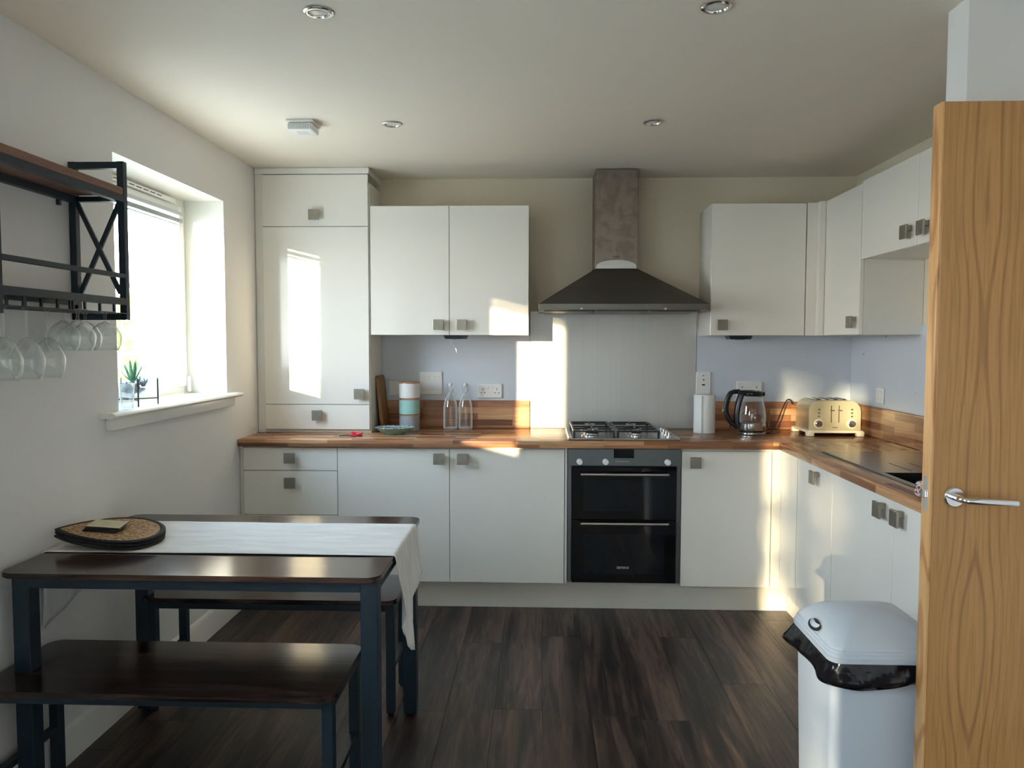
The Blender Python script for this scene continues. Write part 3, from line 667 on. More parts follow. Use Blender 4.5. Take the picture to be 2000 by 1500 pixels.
plate('switch_panel', 'large white two-row switch panel behind the canisters', 'switch panel', -.653, 1.172, .138, .140, rockers=[(-.045+k*.03, s_*.03, .016, .024) for k in range(4) for s_ in (-1, 1)])
plate('double_socket', 'white double socket to the right of the glass bottles', 'socket', -.298, 1.127, .146, .086, holes=pins(-.042)+pins(.042), rockers=[(-.012, .02, .010, .016), (.012, .02, .010, .016)])
plate('switched_outlet', 'small white wall plate half hidden behind the canister stack', 'switch', -.862, 1.140, .086, .086, rockers=[(0, 0, .012, .022)])
plate('aerial_plate', 'white plate with three dark outlets above the paper roll', 'outlet', .966, 1.172, .086, .146, holes=[(0, .05, .006, .006), (0, .025, .010, .006), (0, -.005, .018, .008)])
plate('double_socket', 'white double socket partly hidden behind the kettle', 'socket', 1.235, 1.145, .146, .086, holes=pins(-.042)+pins(.042))
plate('switched_outlet', 'small square white socket on the right-hand wall', 'socket', 0, 1.135, .086, .086, rockers=[(-.018, .018, .012, .018), (.018, .018, .012, .018), (-.018, -.018, .012, .018), (.018, -.018, .012, .018)], wall='side', yy=4.14)
# under-cupboard lights
def under(x, y, cord, lab):
    t = thing('cupboard_light', lab, 'light', (x, y, 1.4555))
    bm = B(); prism(bm, [(x-.066, 1.4553), (x-.056, 1.435), (x+.056, 1.435), (x+.066, 1.4553)], y-.05, y+.05, 'y'); mk('housing', bm, M['black_metal'], t)
    mk('lens', bx((x-.03, y-.03, 1.432), (x+.03, y+.03, 1.4349), .002, 1), M['steel'], t)
    if cord:
        bm = B(); tube(bm, curve_pts([(x-.02, y-.052, 1.4355), (x-.022, y-.055, 1.41), (x-.004, y-.052, 1.392), (x+.004, y-.052, 1.380)]), .0012, 6); mk('pull_cord', bm, M['white_plastic'], t)
        bm = B(); tube(bm, [(x+.004, y-.052, 1.383), (x+.010, y-.052, 1.366), (x+.014, y-.052, 1.358)], [.002, .004, .005], 8); mk('cord_weight', bm, M['chrome'], t)
under(-.478, 4.34, True, 'dark under-cupboard light with a dangling pull cord')
under(1.115, 4.34, False, 'dark under-cupboard light above the kettle')

# ------------------------------------------------------------------ worktop objects
def jar(z0, h, r, mat, lab, rim=True):
    x, y = -.757, 4.40
    t = thing('canister', lab, 'canister', (x, y, z0), 'stack of three canisters')
    bm = B(); lathe(bm, [(r-.004, z0+.0003), (r, z0+.004), (r, z0+h-.008)], (x, y, 0), 40); auto(mk('pot', bm, mat, t))
    bm = B(); lathe(bm, [(r+.001, z0+h-.0078), (r+.001, z0+h-.0006), (r-.006, z0+h-.0003)], (x, y, 0), 40); auto(mk('copper_band', bm, M['copper'], t))
jar(.9055, .0925, .0600, M['ceramic_grey'], 'grey canister at the bottom of the stack by the board')
jar(.9985, .0925, .0605, M['ceramic_mint'], 'mint green canister in the middle of the stack')
jar(1.0915, .0945, .0610, M['ceramic_white'], 'white canister at the top of the stack')
# chopping board leaning on the tall cupboard
t = thing('chopping_board', 'wooden chopping board leaning against the side of the tall cupboard', 'chopping board', (-.905, 4.42, .9056))
bm = B(); pl = rrect(4.355, 0, 4.53, .315, .03); prism(bm, pl, 0, .018, 'x')
rot = Matrix.Rotation(R(-5.6), 4, 'Y'); bmesh.ops.transform(bm, matrix=Matrix.Translation((-.916, 0, .9074)) @ rot, verts=bm.verts)
auto(mk('board', bm, M['board_wood'], t))
# dish
t = thing('serving_dish', 'shallow patterned oval dish with green underside beside the canisters', 'dish', (-.80, 4.215, .9056))
def oval(prof, cx, cy, ax_, ay_, z, seg=40):
    bm = B(); rings = []
    for r_, z_ in prof: rings.append([bm.verts.new((cx+ax_*r_*math.cos(2*PI*i/seg), cy+ay_*r_*math.sin(2*PI*i/seg), z+z_)) for i in range(seg)])
    for a, b2 in zip(rings, rings[1:]):
        for i in range(seg): bm.faces.new((a[i], a[(i+1) % seg], b2[(i+1) % seg], b2[i]))
    bm.faces.new(rings[0]); bm.faces.new(rings[-1]); return bm
mk('underside', oval([(.5, 0), (.52, .006), (.75, .016), (.97, .036), (.985, .0365)], -.805, 4.20, .112, .085, .9056), M['dish_green'], t, True)
mk('dish_top', oval([(.99, .0368), (1.0, .040), (.96, .040), (.72, .023), (.4, .016), (.01, .016)], -.805, 4.20, .112, .085, .9056), M['dish'], t, True)
# bottles
def bottle(x, y, lab):
    t = thing('glass_bottle', lab, 'bottle', (x, y, .9056), 'swing-top bottles')
    bm = B(); z = .9056
    lathe(bm, [(.034, .0), (.040, .004), (.041, .012), (.041, .125), (.038, .150), (.028, .182), (.017, .205), (.0135, .222), (.0135, .245), (.015, .248), (.0145, .252), (.011, .252), (.0105, .222), (.014, .203), (.025, .181), (.035, .150), (.0385, .125), (.0385, .010), (.001, .008)], (x, y, z), 32)
    auto(mk('glass', bm, M['glassware'], t), 60)
    bm = B(); lathe(bm, [(.011, .2523), (.013, .258), (.012, .268), (.006, .274), (.0005, .275)], (x, y, z), 18); auto(mk('stopper', bm, M['ceramic_white'], t), 60)
    bm = B()
    for s_ in (-1, 1): tube(bm, curve_pts([(x, y-.002, z+.269), (x+s_*.014, y, z+.268), (x+s_*.018, y-.004, z+.25), (x+s_*.0165, y-.006, z+.232), (x+s_*.0145, y+.003, z+.222)], 5), .0012, 6)
    tube(bm, curve_pts([(x-.0165, y-.006, z+.232), (x, y-.024, z+.214), (x+.0165, y-.006, z+.232)], 6), .0012, 6); mk('wire_bail', bm, M['chrome'], t)
bottle(-.525, 4.46, 'clear swing-top glass bottle on the left, next to the canisters')
bottle(-.437, 4.465, 'clear swing-top glass bottle on the right, next to the double socket')
# red gadget
t = thing('peeler', 'small red plastic holder with a thin black handle on the worktop', 'utensil', (-1.0, 4.10, .9056))
bm = B()
for dx, dz, rz, ln in ((0, .006, 12, .07), (.008, .013, -14, .055), (-.004, .019, 22, .04)):
    box(bm, (-1.0+dx-ln/2, 4.085, .9056+dz-.006), (-1.0+dx+ln/2, 4.112, .9056+dz+.003), .004, 2, rot=Matrix.Rotation(R(rz*.5), 3, 'Y') @ Matrix.Rotation(R(rz), 3, 'Z'))
for v in bm.verts: v.co.z = max(v.co.z, .9057)
auto(mk('holder', bm, M['red_plastic'], t))
bm = B(); tube(bm, [(-1.032, 4.098, .9105), (-1.075, 4.09, .9088), (-1.09, 4.088, .9085)], [.0028, .0022, .0018], 8); mk('handle', bm, M['black_plastic'], t)
# paper roll
t = thing('kitchen_roll', 'white roll of kitchen paper standing right of the splashback', 'paper roll', (.936, 4.36, .9056))
bm = B(); seg = 48
pr = [(.059, 0), (.060, .003), (.060, .213), (.058, .216), (.020, .216), (.020, .20)]
lathe(bm, pr, (.936, 4.36, .9056), seg, close=False); auto(mk('paper', bm, M['paper'], t), 60)
mk('loose_sheet', bx((.905, 4.2975, .909), (.9065, 4.3045, 1.118)), M['paper'], t)
# kettle
KX, KY, KZ = 1.188, 4.30, .9056
t = thing('kettle', 'glass electric kettle with black handle and steel base', 'kettle', (KX, KY, KZ))
bm = B(); lathe(bm, [(.070, 0), (.074, .004), (.074, .012), (.070, .016)], (KX, KY, KZ), 40); auto(mk('power_base', bm, M['steel'], t))
bm = B(); lathe(bm, [(.0715, .0163), (.0725, .021), (.0725, .024)], (KX, KY, KZ), 40); mk('black_ring', bm, M['black_plastic'], t)
bm = B(); lathe(bm, [(.072, .0243), (.0735, .030), (.0735, .062), (.070, .066)], (KX, KY, KZ), 40); auto(mk('steel_collar', bm, M['steel'], t))
bm = B(); lathe(bm, [(.071, .0663), (.074, .075), (.0745, .10), (.070, .14), (.062, .175), (.055, .200), (.050, .214), (.0475, .214), (.053, .199), (.060, .174), (.068, .14), (.0725, .10), (.072, .075), (.068, .067)], (KX, KY, KZ), 44, close=False); mk('glass_jug', bm, M['glassware'], t, True)
bm = B(); lathe(bm, [(.052, .2143), (.056, .220), (.056, .232), (.045, .241), (.001, .243)], (KX, KY, KZ), 36); box(bm, (KX-.085, KY-.022, KZ+.222), (KX+.01, KY+.022, KZ+.246), .008, 2); box(bm, (KX+.03, KY-.018, KZ+.214), (KX+.066, KY+.018, KZ+.236), .005, 2); auto(mk('lid', bm, M['black_plastic'], t))
bm = B(); hp = curve_pts([(KX-.072, KY, KZ+.238), (KX-.115, KY, KZ+.232), (KX-.137, KY, KZ+.195), (KX-.146, KY, KZ+.135), (KX-.132, KY, KZ+.085), (KX-.100, KY, KZ+.052), (KX-.078, KY, KZ+.042)], 7); tube(bm, hp, [.011]*8+[.013]*22+[.011]*(len(hp)-30), 12, flat=1.4); auto(mk('handle', bm, M['black_plastic'], t), 60)
bm = B(); hp = curve_pts([(KX-.060, KY, KZ+.226), (KX-.078, KY, KZ+.17), (KX-.087, KY, KZ+.10), (KX-.082, KY, KZ+.03)], 6); tube(bm, hp, .0105, 10, flat=1.8); auto(mk('back_spine', bm, M['black_plastic'], t), 60)
bm = B(); hp = [(KX-.1285, KY, KZ+.212), (KX-.152, KY, KZ+.165), (KX-.1605, KY, KZ+.125)]; tube(bm, curve_pts(hp, 5), .0035, 8, flat=2.8); mk('handle_trim', bm, M['chrome'], t, True)
# toaster
TX0, TX1, TY0, TY1, TZ = 1.475, 1.752, 4.215, 4.455, .9056
t = thing('toaster', 'cream four-slot toaster with chrome dials in the corner', 'toaster', ((TX0+TX1)/2, (TY0+TY1)/2, TZ))
bm = B(); box(bm, (TX0-.012, TY0-.012, TZ+.018), (TX1+.012, TY1+.010, TZ+.032), .004, 2)
for xx in (TX0-.016, TX1-.024):
    for yy in (TY0-.016, TY1-.016): box(bm, (xx, yy, TZ), (xx+.040, yy+.034, TZ+.026), .004, 2)
auto(mk('base', bm, M['cream_base'], t))
def arch(x0, x1, z0, z1, r, n=8):
    out = [(x0, z0), (x1, z0)]
    out += [(x1-r+r*math.cos(R(90*k/n)), z1-r+r*math.sin(R(90*k/n))) for k in range(n+1)]
    out += [(x0+r+r*math.cos(R(90+90*k/n)), z1-r+r*math.sin(R(90+90*k/n))) for k in range(n+1)]
    return out
bm = B(); prism(bm, arch(TX0+.006, TX1-.006, TZ+.0323, TZ+.197, .062), TY0+.014, TY1, 'y'); auto(mk('body', bm, M['chrome'] if 0 else plain('champagne_shell', srgb(196, 184, 150), .2, metal=.6), t), 40)
bm = B(); prism(bm, arch(TX0, TX1, TZ+.0323, TZ+.193, .058), TY0, TY0+.0138, 'y'); 
auto(mk('front_panel', bm, M['cream'], t), 40)
bm = B()
for k in range(4): box(bm, (TX0+.055+k*.046, TY0+.045, TZ+.1971), (TX0+.072+k*.046, TY1-.035, TZ+.1979))
mk('slots', bm, M['black_gap'], t)
bm = B()
for k in range(4): 
    for dx in (-.003, .018): box(bm, (TX0+.055+k*.046+dx, TY0+.04, TZ+.1971), (TX0+.057+k*.046+dx, TY1-.03, TZ+.201))
mk('slot_rails', bm, M['chrome'], t)
for k, xx in enumerate((TX0+.118, TX0+.159)):
    mk('lever_slot', bx((xx-.0018, TY0-.0012, TZ+.075), (xx+.0018, TY0-.0002, TZ+.168)), M['black_gap'], t)
    mk('lever', bx((xx-.013, TY0-.016, TZ+.139), (xx+.013, TY0-.0014, TZ+.146), .002, 1), M['chrome'], t)
for xx in (TX0+.050, TX0+.228):
    bm = B(); lathe(bm, [(.026, -.0002), (.026, -.003), (.022, -.005), (.0195, -.005)], (xx, TY0, TZ+.068), 28, 'y', False); dl = mk('dial_ring', bm, M['cream_base'], t)
    bm = B(); lathe(bm, [(.019, -.0003), (.019, -.012), (.016, -.015), (.0005, -.0155)], (xx, TY0, TZ+.068), 28, 'y', False); auto(mk('dial', bm, M['chrome'], dl))
    for k in range(3): mk('button', bx((xx-.006, TY0-.004, TZ+.105+k*.019), (xx+.006, TY0-.0003, TZ+.113+k*.019), .001, 1), M['steel'], t)
mk('name_badge', bx((TX0+.125, TY0-.0012, TZ+.046), (TX0+.152, TY0-.0002, TZ+.050)), M['steel'], t)
bm = B(); tube(bm, curve_pts([(1.27, 4.335, .911), (1.30, 4.33, .911), (1.345, 4.37, .96), (1.39, 4.42, 1.03), (1.428, 4.46, 1.082), (1.452, 4.468, 1.086), (1.464, 4.47, 1.06)], 8), .0035, 8)
tube(bm, curve_pts([(1.272, 4.38, .911), (1.315, 4.44, .925), (1.31, 4.47, .97), (1.25, 4.49, 1.005), (1.19, 4.50, 1.0), (1.12, 4.49, .95), (1.11, 4.47, .92)], 8), .003, 8)
tag(mk('power_cord', bm, M['black_plastic'], smooth=True, origin=(1.3, 4.4, .9075)), 'black power cord looping between kettle and toaster', 'cord')
# crumpled cloth by the sink
bm = B(); bmesh.ops.create_icosphere(bm, subdivisions=4, radius=.034)
from mathutils import noise as mn
for v in bm.verts:
    n_ = mn.noise(v.co*55)*.013+mn.noise(v.co*130)*.006; v.co += v.normal*n_ if v.normal.length else Vector(); v.co.z *= 1.05
bmesh.ops.translate(bm, verts=bm.verts, vec=(1.265, 2.51, .942))
for v in bm.verts: v.co.z = max(v.co.z, .9058)
tag(mk('dish_cloth', bm, M['pat_cloth'], smooth=True, origin=(1.265, 2.51, .906)), 'crumpled red and white cloth on the worktop edge by the door latch', 'cloth')

# ------------------------------------------------------------------ oak door
t = thing('door_1', None, None, (.993, 1.98, .008), kind='structure')
DX0, DX1, DY0, DY1, DZ0, DZ1 = .993, 1.755, 1.96, 2.004, .008, 2.013
mk('leaf', bx((DX0+.0075, DY0, DZ0), (DX1, DY1, DZ1), .0008, 1), M['oak'], t)
mk('lipping', bx((DX0, DY0+.0004, DZ0), (DX0+.0073, DY1-.0004, DZ1), .001, 1), M['oak_edge'], t)
bm = B(); prism(bm, [(u, v) for u, v in rrect(1.970, .985, 1.994, 1.075, .0115)], DX0-.0012, DX0-.0001, 'x'); mk('latch_plate', bm, M['chrome'], t)
mk('latch_bolt', bx((DX0-.011, 1.976, 1.020), (DX0-.0013, 1.988, 1.038), .001, 1), M['steel'], t)
bm = B(); lathe(bm, [(.026, -.0002), (.026, -.005), (.023, -.009), (.0005, -.0092)], (1.052, DY0, 1.026), 36, 'y', False); auto(mk('rose', bm, M['chrome'], t))
bm = B(); tube(bm, curve_pts([(1.052, DY0-.0093, 1.026), (1.052, DY0-.035, 1.026), (1.060, DY0-.050, 1.0255), (1.085, DY0-.055, 1.025), (1.13, DY0-.055, 1.0235), (1.178, DY0-.053, 1.021)], 6), .0088, 16); auto(mk('lever_handle', bm, M['chrome'], t), 60)
for zz in (.25, 1.0, 1.75): mk('hinge', bx((DX1-.004, DY1-.001, zz-.05), (DX1+.004, DY1+.010, zz+.05), .001, 1), M['steel'], t)
struct('trim_5', bx((1.762, 1.93, .001), (1.799, 2.06, 2.06)), M['trim'])

# ------------------------------------------------------------------ bin
t = thing('pedal_bin', 'light grey plastic kitchen bin with a domed lid beside the oak door', 'bin', (.95, 2.205, .001))
bm = B()
BX0, BX1, BY0, BY1 = .792, 1.115, 2.045, 2.365
z0r = rrect(BX0+.015, BY0+.02, BX1-.02, BY1-.02, .03); z1r = rrect(BX0+.004, BY0+.006, BX1-.004, BY1-.004, .03)
a = [bm.verts.new((u, v, .001)) for u, v in z0r]; c = [bm.verts.new((u, v, .552)) for u, v in z1r]; n_ = len(a)
for i in range(n_): bm.faces.new((a[i], a[(i+1) % n_], c[(i+1) % n_], c[i]))
bm.faces.new(a); bm.faces.new(c); auto(mk('body', bm, M['grey_plastic'], t), 30)
# liner skirt hanging over the rim
bm = B(); seg = 96; rows = []
base = rrect(BX0+.001, BY0+.002, BX1, BY1-.001, .035, 5)
def along(poly, f):
    L = [0]
    for i in range(len(poly)):
        a_, b_ = Vector(poly[i]), Vector(poly[(i+1) % len(poly)]); L.append(L[-1]+(b_-a_).length)
    d = f*L[-1]
    for i in range(len(poly)):
        if d <= L[i+1] or i == len(poly)-1:
            a_, b_ = Vector(poly[i]), Vector(poly[(i+1) % len(poly)]); tt = (d-L[i])/max(1e-9, L[i+1]-L[i]); return a_.lerp(b_, tt)
cen = Vector(((BX0+BX1)/2, (BY0+BY1)/2))
for k in range(6):
    row = []
    for i in range(seg):
        p = along(base, i/seg); d = (p-cen).normalized(); ang = i/seg*2*PI
        drop = .074+.010*math.sin(ang*2+1.2)+.005*math.sin(ang*7)
        out = .002+(.010*k/5)*(1+.5*math.sin(ang*11+k*1.3))+(.003 if k in (2, 3, 4) else 0)*(1+math.sin(ang*23+k))
        # the back left corner sticks out as a loose flap
        fl_ = max(0, 1-((p.x-BX0)**2+(p.y-(BY1-.03))**2)**.5/.12); out += fl_*.030*k/5
        q = p+d*out; row.append(bm.verts.new((q.x, q.y, .566-drop*k/5)))
    rows.append(row)
for a, b2 in zip(rows, rows[1:]):
    for i in range(seg): bm.faces.new((a[i], a[(i+1) % seg], b2[(i+1) % seg], b2[i]))
lin = mk('bin_liner', bm, M['bag'], t, True); lin['label'] = 'crinkled black bin liner'
md = lin.modifiers.new('s', 'SOLIDIFY'); md.thickness = .0015
# lid
bm = B()
rings = []
for dz, ins in ((.553, -.006), (.566, -.007), (.567, -.003), (.575, -.003), (.576, .0), (.584, .0), (.585, .003), (.592, .004), (.612, .022), (.632, .050), (.646, .085), (.653, .125)):
    rr = rrect(BX0+ins, BY0+ins, BX1-ins, BY1-ins, max(.012, .035-ins*.1)); rings.append([bm.verts.new((u, v, dz)) for u, v in rr])
for a, b2 in zip(rings, rings[1:]):
    n_ = len(a)
    for i in range(n_): bm.faces.new((a[i], a[(i+1) % n_], b2[(i+1) % n_], b2[i]))
bm.faces.new(rings[-1]); bm.faces.new(rings[0])
lid = auto(mk('lid', bm, M['grey_plastic'], t), 25)
bm = B(); 
for i in range(1): lathe(bm, [(.001, 0), (.018, .0), (.022, .006), (.021, .010), (.001, .010)], (0, 0, 0), 24)
bmesh.ops.scale(bm, vec=(.62, 1.45, .45), verts=bm.verts); bmesh.ops.rotate(bm, cent=(0, 0, 0), matrix=Matrix.Rotation(R(-42), 3, 'Y'), verts=bm.verts)
bmesh.ops.translate(bm, verts=bm.verts, vec=(BX0+.012, 2.205, .602)); mk('lid_catch', bm, M['grey_plastic'], lid, True)
bm = B(); lathe(bm, [(.0005, 0), (.024, .0), (.026, .004), (.0005, .0045)], (0, 0, 0), 24); bmesh.ops.scale(bm, vec=(.62, 1.5, 1), verts=bm.verts); bmesh.ops.rotate(bm, cent=(0, 0, 0), matrix=Matrix.Rotation(R(-46), 3, 'Y'), verts=bm.verts); bmesh.ops.translate(bm, verts=bm.verts, vec=(BX0+.0085, 2.202, .5985)); mk('catch_gap', bm, M['black_gap'], lid)

# ------------------------------------------------------------------ table and benches
def slab(x0, x1, y0, y1, z0, z1, r):
    bm = B(); prism(bm, rrect(x0, y0, x1, y1, r, 6), z0, z1)
    es = [e for e in bm.edges if abs(e.verts[0].co.z-e.verts[1].co.z) < 1e-6]
    bmesh.ops.bevel(bm, geom=es, offset=.003, segments=2, affect='EDGES'); return bm
def trestle(name, label, cat, x0, x1, y0, y1, h, th, lw, ap, legx, feet=True, bar=None):
    t = thing(name, label, cat, ((x0+x1)/2, (y0+y1)/2, .0))
    auto(mk('tabletop' if cat == 'table' else 'seat', slab(x0, x1, y0, y1, h-th, h, .035), M['table_wood'], t))
    a, b2 = legx; yi0, yi1 = y0+.022, y1-.022
    for xx in (a, b2-lw):
        for yy in (yi0, yi1-lw):
            l_ = mk('leg', bx((xx, yy, .012), (xx+lw, yy+lw, h-th-.0005), .002, 1), M['black_metal'], t)
            bm = B(); lathe(bm, [(lw*.38, .0002), (lw*.40, .004), (lw*.40, .0118)], (xx+lw/2, yy+lw/2, 0), 14); mk('foot', bm, M['black_plastic'], l_)
    for yy in (yi0, yi1-.02): mk('apron_rail', bx((a+lw, yy, h-th-ap), (b2-lw, yy+.02, h-th-.0005), .001, 1), M['black_metal'], t)
    for xx in (a, b2-.02): mk('apron_rail', bx((xx, yi0+lw, h-th-ap), (xx+.02, yi1-lw, h-th-.0005), .001, 1), M['black_metal'], t)
    if bar:
        for xx in (a, b2-lw): mk('stretcher', bx((xx+.004, yi0+lw, bar), (xx+lw-.004, yi1-lw, bar+.02), .001, 1), M['black_metal'], t)
    return t
trestle('dining_table', 'dark wooden dining table with black steel legs and a linen runner', 'table', -1.565, -.452, 2.108, 2.868, .75, .016, .050, .034, (-1.535, -.462))
trestle('dining_bench', 'dark wooden bench with black legs in front of the table, nearest the camera', 'bench', -1.575, -.560, 2.005, 2.375, .45, .018, .032, .026, (-1.545, -.528) if 0 else (-1.565, -.566), bar=.17)
trestle('dining_bench', 'dark wooden bench tucked behind the table towards the cupboards', 'bench', -1.505, -.535, 2.775, 3.10, .452, .018, .032, .030, (-1.490, -.545), bar=.17)
# runner
def runner():
    bm = B(); y0, y1 = 2.325, 2.735; nY = 24
    ztop = .7525; path = []
    def edge_z(f, side):   # hem heights; pointed towards the near edge
        if side > 0: return .57-.0-.19*max(0, 1-abs(f-.36)/.36)**.9 if f < .72 else .57-.0+.16*(f-.72)
        return .50+.12*f
    cols = []
    for j in range(nY+1):
        f = j/nY; y = y0+(y1-y0)*f; col = []
        zl, zr = edge_z(f, -1), edge_z(f, 1)
        for k in range(9):
            tt = k/8; z = zl+(ztop-.012-zl)*tt; col.append((-1.572-.003*math.sin(f*17)*(1-tt)-.004*(1-tt), y+.006*math.sin(tt*3), z))
        col.append((-1.568, y, ztop-.002))
        for k in range(31):
            x = -1.560+k*(1.560-.462)/30; col.append((x, y, ztop+.0012*math.sin(f*9+x*5)+.0012*mn.noise(Vector((x*9, y*14, 0)))+.0006))
        col.append((-.450, y, ztop-.001)); col.append((-.4475, y, ztop-.008))
        for k in range(1, 15):
            tt = k/14; z = (ztop-.008)+(zr-(ztop-.008))*tt
            yy = y+(.03*tt*(1-f)) - .02*tt*f; col.append((-.4465+tt*.016+.010*math.sin(f*15+tt*2)*tt+.005*math.sin(f*37)*tt, yy, z))
        cols.append([bm.verts.new(c_) for c_ in col])
    for a, b2 in zip(cols, cols[1:]):
        for i in range(len(a)-1): bm.faces.new((a[i], a[i+1], b2[i+1], b2[i]))
    o = mk('table_runner', bm, M['linen'], smooth=True, origin=(-1.0, 2.53, .7505)); md = o.modifiers.new('s', 'SOLIDIFY'); md.thickness = .0016; md.offset = 1
    tag(o, 'off-white linen runner laid along the table and hanging over both ends', 'table runner')
runner()
# teardrop placemats, tips resting up against the wall
TILT = Matrix.Translation((-1.285, 0, .7594)) @ Matrix.Rotation(R(6.0), 4, 'Y') @ Matrix.Translation((1.285, 0, -.7562))
def tear(cx, cy, s_, n=72):
    out = []; c_, n_ = math.cos(R(24)), math.sin(R(24))
    for i in range(n):
        a = 2*PI*(i+.5)/n; u = -math.cos(a)*.172+.012; v = math.sin(a)*abs(math.sin(a/2))**.75*.195
        u, v = u*s_*.95, v*s_*.95; out.append((cx+u*c_-v*n_, cy+u*n_+v*c_))
    return out
def mat_(z, cx, cy, lab):
    t = thing('placemat', lab, 'placemat', (cx, cy, z), 'woven placemats stacked on the table')
    bm = B(); prism(bm, tear(cx, cy, .90), z+.001, z+.0075); bmesh.ops.transform(bm, matrix=TILT, verts=bm.verts); mk('woven_field', bm, M['jute'], t)
    bm = B(); A = [tear(cx, cy, .903), tear(cx, cy, .95), tear(cx, cy, 1.0)]
    hs = [(0, .001, .0078), (1, .0, .0098), (2, .002, .0065)]
    up_ = [[bm.verts.new((u, v, z+h[2])) for u, v in A[h[0]]] for h in hs]; dn = [[bm.verts.new((u, v, z+h[1])) for u, v in A[h[0]]] for h in hs]
    n_ = len(A[0]); loop = up_+dn[::-1]
    for a, b2 in zip(loop, loop[1:]+loop[:1]):
        for i in range(n_): bm.faces.new((a[i], a[(i+1) % n_], b2[(i+1) % n_], b2[i]))
    bmesh.ops.transform(bm, matrix=TILT, verts=bm.verts); mk('black_border', bm, M['jute_black'], t, True)
mat_(.7562, -1.422, 2.428, 'black-edged woven placemat at the bottom of the stack')
mat_(.7664, -1.424, 2.434, 'black-edged woven placemat in the middle of the stack')
mat_(.7766, -1.423, 2.430, 'black-edged woven placemat on top, carrying the coasters')
for k in range(4):
    bm = B(); box(bm, (-.052, -.046, 0), (.052, .046, .0042), .0008, 1); bmesh.ops.rotate(bm, cent=(0, 0, 0), matrix=Matrix.Rotation(R(8+k*2.5 if k < 3 else 10), 3, 'Z'), verts=bm.verts)
    bmesh.ops.translate(bm, verts=bm.verts, vec=(-1.430+k*.003, 2.425, .7848+k*.0046)); bmesh.ops.transform(bm, matrix=TILT, verts=bm.verts)
    o = mk('coaster', bm, [M['print_card'], M['black_plastic']], origin=TILT @ Vector((-1.43+k*.003, 2.425, .7848+k*.0046)))
    for p_ in o.data.polygons:
        if abs(p_.normal.z) < .9: p_.material_index = 1
    tag(o, ['square coaster at the bottom of the small pile', 'square coaster second from the bottom of the pile', 'square coaster third from the bottom, just under the top one', 'pale printed square coaster on top of the pile'][k], 'coaster', 'coasters piled on the placemats')

# ------------------------------------------------------------------ wall shelf
SYa, SYb, SXf, SXb = 1.925, 2.565, -1.398, -1.588
t = thing('wall_shelf', 'black steel wall shelf with wooden board and hanging glass rack', 'shelf', (-1.49, 2.25, 1.49))
b_ = .023
for yy in (SYa, SYb-b_):
    for xx in (SXb, SXf-b_): mk('post', bx((xx, yy, 1.490), (xx+b_, yy+b_, 2.020), .001, 1), M['black_metal'], t)
    for zz in (2.020-b_, 1.490): mk('end_rail', bx((SXb+b_, yy, zz), (SXf-b_, yy+b_, zz+b_-.001), .001, 1), M['black_metal'], t)
    for s_ in (1, -1):
        bm = B(); p = Vector((SXb+b_, yy+b_/2+.004*s_, 1.580)); q = Vector((SXf-b_, yy+b_/2+.004*s_, 1.888))
        if s_ < 0: p.z, q.z = q.z, p.z
        dv = (q-p); L_ = dv.length; box(bm, (-L_/2, -.004, -.0075), (L_/2, .004, .0075)); ang = math.atan2(dv.z, dv.x)
        bmesh.ops.rotate(bm, cent=(0, 0, 0), matrix=Matrix.Rotation(-ang, 3, 'Y'), verts=bm.verts); bmesh.ops.translate(bm, verts=bm.verts, vec=(p+q)/2); mk('cross_brace', bm, M['black_metal'], t)
    mk('end_rail', bx((SXb+b_, yy, 1.888), (SXf-b_, yy+b_, 1.904)), M['black_metal'], t)
mk('shelf_board', bx((SXb+.002, SYa+b_+.001, 1.906), (SXf-.001, SYb-b_-.001, 1.932), .002, 1), M['shelf_wood'], t)
mk('front_rail', bx((SXf-b_, SYa+b_, 1.884), (SXf, SYb-b_, 1.9055)), M['black_metal'], t)
mk('back_rail', bx((SXb, SYa+b_, 1.884), (SXb+b_, SYb-b_, 1.9055)), M['black_metal'], t)
mk('guard_rail', bx((SXf-.015, SYa+b_, 1.630), (SXf, SYb-b_, 1.645), .001, 1), M['black_metal'], t)
mk('lower_shelf', bx((SXb+.001, SYa+b_+.001, 1.556), (SXf-b_-.001, SYb-b_-.001, 1.562)), M['shelf_wood'], t)
mk('lower_front_rail', bx((SXf-b_, SYa+b_, 1.540), (SXf, SYb-b_, 1.563), .001, 1), M['black_metal'], t)
mk('lower_back_rail', bx((SXb, SYa+b_, 1.540), (SXb+b_, SYb-b_, 1.5555), .001, 1), M['black_metal'], t)
mk('wall_bracket', bx((SXb, 2.475, 1.865), (SXb+.010, 2.487, 1.883)), M['black_metal'], t)
RAILX = (-1.395-.022, -1.445, -1.495, -1.545); ZR = 1.513
RX = (-1.420, -1.470, -1.520)
for xx in (-1.397+.0, -1.445, -1.495, -1.545):
    bm = B(); box(bm, (xx-.004, 1.95, ZR-.003), (xx+.004, 2.54, ZR))
    for yy in (2.02, 2.24, 2.46): box(bm, (xx-.003, yy, ZR), (xx+.003, yy+.008, 1.5555 if xx < -1.42 else 1.5395))
    mk('glass_rail', bm, M['black_metal'], t)
